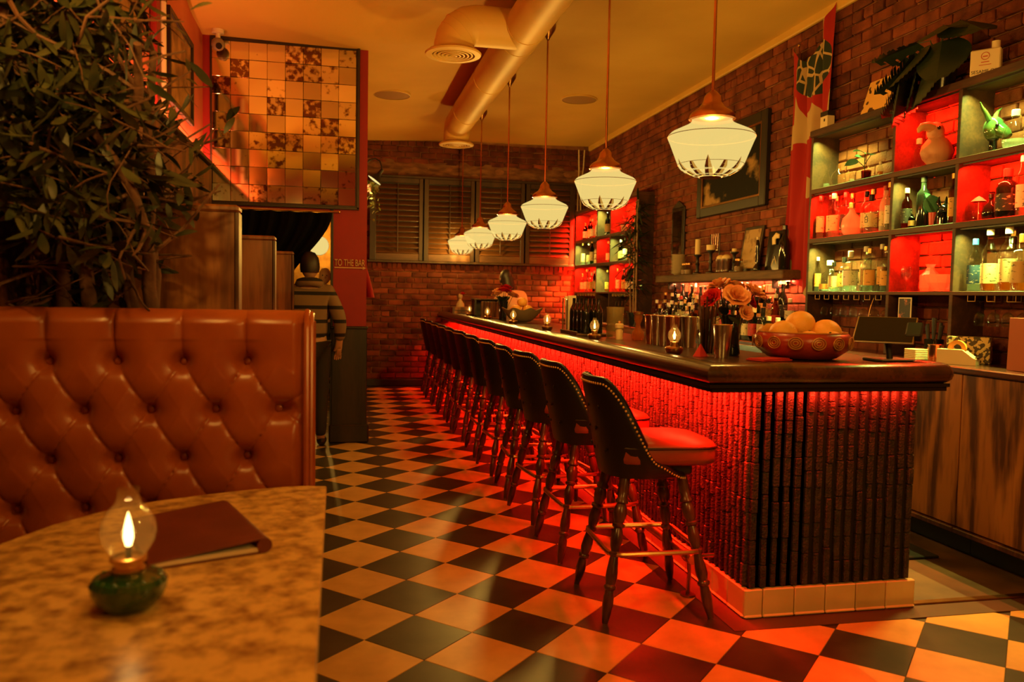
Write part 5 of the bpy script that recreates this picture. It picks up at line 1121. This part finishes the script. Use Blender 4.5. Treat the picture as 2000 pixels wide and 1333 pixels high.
va = thing('rose_vase', 'dark glass vase at the end of the bar with peach and red roses', 'vase', (1.80, 3.50, ZB+.0005)); MB().lathe([(0, 0), (.038, 0), (.044, .01), (.038, .06), (.044, .15), (.052, .19), (.049, .19), (.04, .15), (.036, .06), (.04, .012)], 20).build('vase', mt['darkb'], va, 50)
def rose_mesh(mat):
    m = MB()
    for ring, (n, r, h, lean) in enumerate(((3, .012, .050, .1), (5, .024, .050, .35), (6, .036, .044, .7), (7, .046, .034, 1.05))):
        for k in range(n):
            a = 2*PI*k/n + ring*.6
            def pf(u, v, a=a, r=r, h=h, lean=lean):
                w = (u-.5)*1.5*(.5 + .8*math.sin(PI*min(1, v*.8+.1))); rad = r*(.25 + .75*v**.7) + lean*.02*v*v; ang = a + w*(.9 if ring else 1.3)
                return (rad*math.cos(ang), rad*math.sin(ang), h*v*(1 - .22*lean*v) - .012*lean*(abs(u-.5)*2)**2*v)
            m.grid(pf, 7, 6)
    return m.mesh('bloom', mt[mat], 80)
rm = {'rose': rose_mesh('rose'), 'redrose': rose_mesh('redrose')}; sml = MB()
for (x, y, z, rx, ry, s_, k) in ((-.02, -.07, .27, .8, -.1, 1.25, 'rose'), (-.115, -.03, .26, .3, -.9, 1.05, 'redrose'), (.085, -.04, .29, .4, .5, 1.1, 'rose'), (-.05, .03, .32, 0, -.4, 1.1, 'rose'), (.03, .05, .31, -.4, .2, 1.0, 'rose'), (.10, .03, .25, .2, .9, .8, 'redrose'), (.02, -.09, .20, 1.2, .2, .7, 'rose')):
    put('bloom', rm[k], va, (x, y, z), (rx, ry, 0), (s_*.8, s_*.8, s_*.8)); sml.tube([(x*.2, y*.2, .02), (x*.5, y*.5, .17), (x, y, z)], .0035, 5)
sml.build('stems', mt['stem'], va)
lfm = MB().grid(lambda u, v: ((u-.5)*.05*math.sin(PI*min(1, .05+v*.95))**.7, v*.085, -.02*v*v), 3, 6).mesh('leaf', mt['darkleaf'], 80)
for k in range(8): put('leaf', lfm, va, (.03*math.cos(k), .03*math.sin(k), .19), (R.uniform(-.3, .8), 0, k*.8))
nk = thing('napkin', 'folded red paper napkin beside the bowl', 'napkin', (1.83, 3.20, ZB+.0005), .3); MB().box(-.09, .09, -.05, .05, 0, .006, .002).box(-.085, .088, -.045, .048, .0065, .011, .002, T(rz=.12)).build('paper', M('red_napkin', (.5, .02, .015), .8), nk)
nk = thing('napkin_tent', 'red napkin standing folded behind the shaker', 'napkin', (1.61, 3.42, ZB+.0005), .5); MB().add([(-.03, -.02, 0), (.03, -.02, 0), (0, 0, .06), (-.03, .02, 0), (.03, .02, 0)], [(0, 1, 2), (3, 2, 4), (0, 2, 3), (1, 4, 2)]).build('paper', bpy.data.materials['red_napkin'], nk, 0)
cm_ = tinm(.030, .043, .165, None).mesh('mixing_tin', mt['copper'], 40); k = 0; rimt = MB().tube([(.0435*math.cos(q*PI/12), .0435*math.sin(q*PI/12), .165) for q in range(24)], .002, 6, closed=True)
rims = {mt['chrome']: rimt.mesh('rim_band', mt['chrome']), mt['copper']: rimt.mesh('rim_band', mt['copper'])}
for i in range(2):
    for j in range(4):
        cu_ = (i+j) % 3 == 0; o = thing('mixing_tin', '%s mixing tin in the rows of tins on the bar' % ('copper' if cu_ else 'steel'), 'shaker', (1.74 + i*.10, 4.05 + j*.098, ZB+.0005), 0, 'mixing tins on the bar')
        put('tin', cm_ if cu_ else tn, o); put('rim_band', rims[mt['copper'] if cu_ else mt['chrome']], o)
pc = thing('glass_pitcher', 'pebbled glass pitcher beside the salt canister', 'pitcher', (1.74, 4.98, ZB+.0005)); MB().lathe([(0, 0), (.05, 0), (.055, .01), (.055, .17), (.058, .20), (.055, .20), (.051, .17), (.05, .012)], 18).build('glass', glass('pebbled_glass', (.8, .8, .7), .2, body=.2, bodycol=(.4, .3, .15)), pc, 40); MB().tube([(.054, .0, .16), (.09, 0, .14), (.09, 0, .07), (.054, 0, .05)], .007, 6).build('handle', mt['clear'], pc)
gr = thing('pepper_mill', 'cream wooden pepper mill on the bar', 'grinder', (1.70, 4.78, ZB+.0005)); MB().lathe([(0, 0), (.022, 0), (.022, .055), (.018, .06), (.018, .066), (.027, .072), (.027, .095), (.02, .10), (0, .10)], 16).build('mill', mt['candle'], gr, 40); MB().sphere(.01, 8, 6, T(0, 0, .106)).build('knob', mt['brass'], gr)
hg = thing('bulb_decanter', 'tall waisted glass decanter next to the mill', 'decanter', (1.80, 4.72, ZB+.0005)); MB().lathe([(0, 0), (.035, 0), (.042, .02), (.036, .05), (.018, .075), (.014, .10), (.026, .13), (.024, .16)], 16).build('glass', mt['whisky'], hg, 60); MB().lathe([(.02, .155), (.03, .16), (.03, .175), (0, .18)], 14).build('lid', mt['bronze'], hg)
tr = thing('bottle_tray', 'dark board under the row of wine bottles on the bar', 'tray', (1.66, 5.35, ZB+.0005)); MB().box(-.13, .13, -.20, .20, 0, .014, .003).box(-.13, -.12, -.20, .20, .014, .03, .002).build('board', mt['rustic'], tr)
for i in range(2):
    for j in range(4): bottle('wine', 1.61 + i*.09, 5.21 + j*.092, ZB+.0155, 'dark', None, None, 'dark green wine bottle on the board in the middle of the bar', 'wine bottles on the board', .80)
cs = thing('steel_caddy', 'tall steel frame caddy with menus behind the wine bottles', 'caddy', (1.66, 5.75, ZB+.0005)); MB().tube([(-.04, -.05, 0), (-.04, -.05, .24), (-.04, .06, .25), (-.04, .06, 0)], .006, 6).tube([(.04, -.05, 0), (.04, -.05, .24), (.04, .06, .25), (.04, .06, 0)], .006, 6).build('frame', mt['chrome'], cs); MB().box(-.03, .03, -.04, -.03, .02, .27).box(-.03, .03, .0, .01, .02, .27, 0, T(rx=-.2)).build('cards', mt['paper'], cs, 0)
tu = MB().lathe([(0, 0), (.034, 0), (.038, .085), (.036, .085), (.032, .008), (0, .008)], 14).mesh('tumbler', mt['clear'], 40)
for i in range(6): tag(put('tumbler', tu, None, (1.76 + .085*(i % 2), 6.0 + .09*(i//2), ZB+.001)), 'clear tumbler in the small cluster past the wine bottles', 'glass', 'tumblers past the wine bottles')
for i in range(12): tag(put('tumbler', tu, None, (3.34 + .085*(i % 2), 9.35 + .09*((i//2) % 3), 1.0355 + .0865*(i//6))), 'clear tumbler stacked on the back counter under the far shelf', 'glass', 'tumblers stacked under the far shelf')
for i in range(5): tag(put('tumbler', tu, None, (3.33 + .03*(i % 2), 5.62 - .10*i, 1.0355), None, (1, 1, 1.3)), 'clear tall glass on the back counter near the flag', 'glass', 'tall glasses near the flag')
# scalloped fruit bowl, far flowers, menu holder, boxes
sb_ = thing('scalloped_bowl', 'shell-shaped grey bowl of oranges on the bar', 'bowl', (1.72, 7.65, ZB+.0005))
def scf(u, v):
    a = 2*PI*u; r = .05 + .15*v**.8; r *= 1 + .06*math.sin(a*8)*v; return (r*math.cos(a), r*math.sin(a), .004 + .13*v**1.4 + .012*math.sin(a*8)*v*v)
MB().grid(scf, 64, 10, True).cyl(.05, 0, .006, 24).build('bowl', M('grey_shell', (.30, .22, .13), .5), sb_, 70)
for i, (x, y, z) in enumerate(((-.068, -.045, .125), (.038, -.078, .125), (.06, .055, .125), (-.05, .068, .125), (0, 0, .198))):
    o = tag(put('orange', om, None, (1.72+x, 7.65+y, ZB+z), None, (.82, .82, .82)), 'orange in the shell-shaped bowl on the bar', 'fruit', 'oranges in the shell bowl'); put('stem_end', nb, o, (0, 0, .056))
v2 = thing('flower_vase', 'dark slim vase of red and pink flowers far along the bar', 'vase', (1.66, 8.3, ZB+.0005)); MB().lathe([(0, 0), (.04, 0), (.042, .10), (.055, .20), (.052, .20), (.036, .1), (.036, .01)], 16).build('vase', mt['darkb'], v2, 50); sml = MB()
for (x, y, z, k) in ((-.07, -.05, .26, 'rose'), (0, -.04, .30, 'redrose'), (.06, .02, .28, 'redrose'), (-.04, .04, .29, 'rose'), (.09, -.05, .25, 'rose'), (.03, .0, .33, 'redrose')): put('bloom', rm[k], v2, (x, y, z), (y*4, x*4, 0)); sml.tube([(0, 0, .03), (x, y, z)], .003, 5)
sml.build('stems', mt['stem'], v2)
for k in range(7): put('leaf', lfm, v2, (.02*math.cos(k), .02*math.sin(k), .19), (.9, 0, k*.9), (1.2, 1.2, 1.2))
mh = thing('menu_holder', 'slatted wooden menu holder far along the bar', 'holder', (1.62, 8.85, ZB+.0005))
for k in range(6): MB().box(-.10 + k*.034, -.07 + k*.034, -.008, .008, .01, .19, .003, T(rx=.1)).build('slat', mt['veneer'], mh)
MB().box(-.105, .105, -.05, .05, 0, .012, .003).build('base', mt['veneer'], mh)
bxx = thing('black_organizer', 'black open organizer box far along the bar', 'box', (1.72, 9.7, ZB+.0005)); MB().box(-.15, .15, .10, .12, 0, .20).box(-.15, -.13, -.12, .12, 0, .20).box(.13, .15, -.12, .12, 0, .20).box(-.15, .15, -.12, .12, 0, .015).build('box', mt['black'], bxx, 0); MB().box(-.16, .16, -.13, .13, .20, .215, .003).build('lid', mt['rustic'], bxx); MB().box(-.02, .06, -.06, .04, .016, .10, .003).build('carton', mt['cream'], bxx)
lb_ = thing('low_crate', 'low pale wooden crate at the far end of the bar', 'crate', (1.66, 11.0, ZB+.0005)); MB().box(-.18, .18, -.10, .10, 0, .09, .004).build('crate', mt['veneer'], lb_); MB().box(-.17, .17, -.104, -.1, .04, .048).build('groove', mt['black'], lb_, 0)
bu = thing('bust_figurine', 'small pale bust with a red flower on the low crate', 'figurine', (1.60, 11.0, ZB+.0915)); MB().lathe([(0, 0), (.06, 0), (.055, .04), (.035, .07), (.022, .09), (.022, .11)], 16, T(s=(1, .8, 1))).sphere(.036, 12, 9, T(0, 0, .145, s=(.9, 1, 1.2))).build('bust', M('pale_bust', (.5, .36, .2), .5), bu, 60); put('red_flower', rm['redrose'], bu, (.03, -.01, .17), None, (.7, .7, .7))
# back counter odds and ends near the open end
tp = thing('tape_dispenser', 'cream tape dispenser with an orange roll on the back counter', 'dispenser', (3.36, 3.86, 1.035), math.radians(-58))
MB().prism([(-.10, 0), (.10, 0), (.10, .035), (.085, .04), (.03, .082), (-.10, .082)], -.035, .035, T(rx=PI/2)).build('base', mt['cream'], tp, 20); MB().lathe([(.024, -.012), (.046, -.012), (.046, .012), (.024, .012), (.024, -.012)], 24, T(-.005, 0, .088, PI/2, 0, 0)).build('tape_roll', mt['orange'], tp, 40); MB().box(.09, .102, -.02, .02, .034, .046).build('cutter', mt['chrome'], tp, 0)
pb = thing('patterned_box', 'patterned box with a round hole behind the tape dispenser', 'box', (3.52, 3.96, 1.035), math.radians(-50)); MB().box(-.11, .11, -.05, .05, 0, .15, .003).build('box', M('floral_print', (.6, .45, .2), .6, c2=(.05, .03, .02), vs=55, det=1, lo=.49, hi=.52), pb); MB().cyl(.026, .05, .0515, 18, T(-.045, 0, .10, PI/2, 0, 0)).build('hole', mt['black'], pb)
ccp = thing('copper_mug', 'copper mug on the back counter', 'mug', (3.38, 4.06, 1.035)); put('mug', tinm(.038, .042, .095, None).mesh('mug', mt['copper'], 40), ccp); MB().tube([(.04, 0, .08), (.07, 0, .07), (.07, 0, .035), (.04, 0, .02)], .005, 6).build('handle', mt['copper'], ccp)
for k in range(6): tag(MB().box(-.05, .05, -.05, .05, 0, .010, .003).build('coaster', mt['cream'], None, 35, (3.37, 4.20, 1.0352 + k*.0105)), 'cream coaster in the short stack beside the copper mug', 'coaster', 'coasters beside the copper mug')
for k in range(7):
    mnu = tag(MB().box(-.004, .004, -.08, .08, 0, .27, .001, T(ry=.02)).build('tall_menu', M('menu_card', (.36, .09, .04), .6) if k == 0 else bpy.data.materials['menu_card'], None, 35, (3.36 + k*.017, 3.44 - .006*k, 1.0352)), 'tall red-brown menu card in the stack at the open end', 'menu', 'stacked menu cards')
cdp = thing('photo_card', 'white-edged photo card pinned in the shelf under the red cubby', 'card', (3.50, 4.49, 1.255)); MB().box(-.002, .002, -.06, .06, 0, .15).build('border', mt['white'], cdp, 0); MB().box(-.003, -.0018, -.052, .052, .008, .142).build('picture', M('photo_print', (.02, .012, .01), .4, c2=(.5, .14, .08), vs=18, lo=.5, hi=.62), cdp, 0)
MB().box(-.004, .05, -.005, .005, .13, .14).build('clip', mt['chrome'], cdp, 0)
ut = thing('tool_crock', 'dark crock of black bar tools beside the divider', 'crock', (3.50, 4.22, 1.035)); MB().lathe([(0, 0), (.05, 0), (.055, .12), (.052, .12), (.046, .01)], 16).build('crock', mt['darkb'], ut, 40)
for k in range(7): MB().tube([(.02*math.cos(k), .02*math.sin(k), .02), (.045*math.cos(k), .05*math.sin(k), .22 + .03*math.sin(k*2))], [.005, .010], 6).build('tool', mt['black'], ut)
ckl = thing('round_dial', 'small round brass dial clipped under the shelf', 'dial', (3.50, 4.86, 1.23)); MB().cyl(.032, -.008, .008, 20, T(ry=PI/2)).build('case', mt['brass'], ckl); MB().cyl(.027, -.0095, -.008, 20, T(ry=PI/2)).build('face', mt['candle'], ckl); MB().tube([(.005, 0, .03), (.02, 0, .10), (.05, 0, .186)], .003, 5).build('hanger', mt['brass'], ckl)
# corner cables
cb_ = thing('cable_run', 'two pale cables running down the brick by the far shelf', 'cable', (3.52, 11.93, 0)); MB().tube([(0, 0, 3.60), (.01, 0, 3.3), (0, 0, 3.05), (0, 0, 2.66)], .011, 6).build('cable', mt['cream'], cb_); MB().tube([(.09, 0, 3.60), (.08, 0, 3.35), (.04, 0, 3.0), (.05, 0, 2.66)], .010, 6).build('cable', mt['cream'], cb_)
# ------------------------------------------------------------------ people
def skin_body(name, joints, edges, mat, parent, sub=2):
    me = bpy.data.meshes.new(name); keys = list(joints); idx = {k: i for i, k in enumerate(keys)}
    me.from_pydata([joints[k][0] for k in keys], [(idx[a], idx[b]) for a, b in edges], [])
    o = bpy.data.objects.new(name, me); col.objects.link(o); o.modifiers.new('s', 'SKIN'); sb2 = o.modifiers.new('b', 'SUBSURF'); sb2.levels = sub; sb2.render_levels = sub
    for i, k in enumerate(keys): r = joints[k][1]; me.skin_vertices[0].data[i].radius = r if hasattr(r, '__len__') else (r, r)
    me.skin_vertices[0].data[0].use_root = True; bpy.context.view_layer.update()
    nm = bpy.data.meshes.new_from_object(o.evaluated_get(bpy.context.evaluated_depsgraph_get())); bpy.data.objects.remove(o)
    nm.materials.clear(); nm.materials.append(mat); nm.polygons.foreach_set('use_smooth', [True]*len(nm.polygons)); return put(name, nm, parent)
def person(label, loc, rz, lean, top, trousers, hairm, hair_long, arm_l, arm_r, stripes=None):
    t = thing('person', label, 'person', loc, rz)      # faces -Y locally
    L = lean
    J = {'pel': ((0, 0, .92), (.15, .11)), 'wai': ((0, -.10*L, 1.06), (.135, .10)), 'che': ((0, -.30*L, 1.26), (.17, .115)), 'nek': ((0, -.48*L, 1.43), (.055, .055)), 'hd0': ((0, -.54*L, 1.50), (.06, .065))}
    E_ = [('pel', 'wai'), ('wai', 'che'), ('che', 'nek'), ('nek', 'hd0')]
    for s_, nm, arm in ((-1, 'l', arm_l), (1, 'r', arm_r)):
        J['sh'+nm] = ((s_*.17, -.36*L, 1.37), .062); J['el'+nm] = (arm[0], .045); J['wr'+nm] = (arm[1], .030); J['hp'+nm] = (arm[2], .030)
        E_ += [('che', 'sh'+nm), ('sh'+nm, 'el'+nm), ('el'+nm, 'wr'+nm), ('wr'+nm, 'hp'+nm)]
        d = (Vector(arm[2]) - Vector(arm[1])).normalized(); sd_ = d.cross(Vector((0, 0, 1))).normalized() if abs(d.z) < .9 else Vector((1, 0, 0))
        for q in range(4):
            b0 = Vector(arm[2]) + sd_*(q-1.5)*.018; J['f%d%s' % (q, nm)] = (tuple(b0 + d*.04), .009); J['g%d%s' % (q, nm)] = (tuple(b0 + d*(.075 - .006*abs(q-1.3)) + Vector((0, 0, -.012))), .0075); E_ += [('hp'+nm, 'f%d%s' % (q, nm)), ('f%d%s' % (q, nm), 'g%d%s' % (q, nm))]
        th = Vector(arm[1]).lerp(Vector(arm[2]), .5) + sd_*.04*s_; J['t'+nm] = (tuple(th + d*.03), .009); E_.append(('wr'+nm, 't'+nm))
        J['hi'+nm] = ((s_*.09, .0, .86), .095); J['kn'+nm] = ((s_*.10, -.02, .48), .06); J['an'+nm] = ((s_*.10, .02, .08), .042); J['to'+nm] = ((s_*.11, -.12, .035), .035)
        E_ += [('pel', 'hi'+nm), ('hi'+nm, 'kn'+nm), ('kn'+nm, 'an'+nm), ('an'+nm, 'to'+nm)]
    body = skin_body('body', J, E_, mt['skin'], t)
    # head with a face
    hz = 1.60; hy = -.60*L
    h = MB().sphere(.10, 20, 14, T(0, hy, hz, s=(.78, .95, 1.16))).tube([(0, hy-.085, hz+.005), (0, hy-.108, hz-.018), (0, hy-.092, hz-.03)], [.010, .014, .010], 8).tube([(-.024, hy-.088, hz-.058), (0, hy-.094, hz-.056), (.024, hy-.088, hz-.058)], [.004, .008, .004], 6)
    for s_ in (-1, 1): h.sphere(.022, 8, 6, T(s_*.079, hy+.005, hz-.01, s=(.35, .7, 1.2)))
    h.build('head', mt['skin'], t, 80)
    for s_ in (-1, 1): MB().sphere(.010, 8, 6, T(s_*.030, hy-.086, hz+.012)).build('eye', mt['blackg'], t)
    hr = MB().lathe([(0, .128), (.05, .115), (.085, .07), (.094, .02), (.095, -.03), (.088, -.06)], 24, T(0, hy+.016, hz, s=(.9, 1.0, 1)))
    if hair_long: hr.tube([(0, hy+.05, hz), (0, hy+.085, hz-.12), (0, hy+.10, hz-.26), (0, hy+.09, hz-.36)], [.085, .085, .075, .04], 14)
    hr.build('hair', hairm, t, 80)
    TJ = {k: (v[0], tuple(q*1.16+.008 for q in v[1]) if hasattr(v[1], '__len__') else v[1]*1.2+.008) for k, v in J.items() if k in ('pel', 'wai', 'che') or k[:2] in ('sh', 'el')}
    for nm in 'lr': p = Vector(J['el'+nm][0]).lerp(Vector(J['wr'+nm][0]), .85); TJ['cu'+nm] = (tuple(p), .050)
    skin_body('top', TJ, [('pel', 'wai'), ('wai', 'che')] + [e for nm in 'lr' for e in (('che', 'sh'+nm), ('sh'+nm, 'el'+nm), ('el'+nm, 'cu'+nm))], top, t)
    PJ = {k: (J[k][0], (tuple(q*1.08+.006 for q in J[k][1]) if hasattr(J[k][1], '__len__') else J[k][1]*1.12+.006)) for k in J if k == 'pel' or k[:2] in ('hi', 'kn', 'an')}
    skin_body('trousers', PJ, [e for nm in 'lr' for e in (('pel', 'hi'+nm), ('hi'+nm, 'kn'+nm), ('kn'+nm, 'an'+nm))], trousers, t)
    if stripes: MB().tube([(.085*math.cos(q*PI/8), hy + .045 + .075*math.sin(q*PI/8), 1.44 + .02*math.sin(q*PI/8)) for q in range(16)], .042, 8, closed=True).build('hood', top, t, 80)
    for s_ in (-1, 1): MB().sphere(.06, 12, 8, T(s_*.108, -.05, .045, s=(.75, 2.0, .72))).build('shoe', mt['black'], t)
    return t
def stripe_mat():
    m, nt, N, L, P = _mat('striped_knit'); tc = N.new('ShaderNodeTexCoord'); sp = N.new('ShaderNodeSeparateXYZ'); L.new(tc.outputs['Object'], sp.inputs[0])
    ml = N.new('ShaderNodeMath'); ml.operation = 'MULTIPLY'; ml.inputs[1].default_value = 8.2; L.new(sp.outputs[2], ml.inputs[0]); fr_ = N.new('ShaderNodeMath'); fr_.operation = 'FRACT'; L.new(ml.outputs[0], fr_.inputs[0])
    rp = N.new('ShaderNodeValToRGB'); rp.color_ramp.interpolation = 'CONSTANT'; e = rp.color_ramp.elements; e[0].color = (.012, .009, .007, 1); e[1].position = .26; e[1].color = (.20, .13, .07, 1); L.new(fr_.outputs[0], rp.inputs[0]); L.new(rp.outputs[0], P.inputs['Base Color']); P.inputs['Roughness'].default_value = .9; return m
hang = lambda s_: ((s_*.27, .02, 1.12), (s_*.26, -.06, .90), (s_*.25, -.10, .83))
person('person with black hair in a grey top with black stripes by the doorway', (-.275, 7.31, .0), PI, .10, stripe_mat(), mt['denim'], mt['hair'], False, hang(-1), hang(1), True)
person('blond person in black far inside the room past the curtain', (-.24, 12.2, .0), 0, .05, mt['black'], mt['denim'], mt['blond'], False, hang(-1), hang(1))
person('long-haired person in a pale top bending behind the bar', (2.36, 10.55, -.0), math.radians(205), .62, mt['pinktop'], mt['denim'], mt['hair'], True, ((-.27, -.30, 1.16), (-.20, -.48, 1.10), (-.19, -.55, 1.09)), ((.29, -.28, 1.15), (.22, -.46, 1.08), (.20, -.53, 1.07)))
rl = copy_tree(pend); rl.location = (-.95, 10.6, 1.5); rl.scale = (.7, .7, .69); rl['label'] = 'added unseen pendant lamp lighting the room past the curtain'
point('pendant_bulb', (-.95, 10.6, 1.62), 45, WARM, .05)  # added lamp hidden by the curtain, brightens the blond person
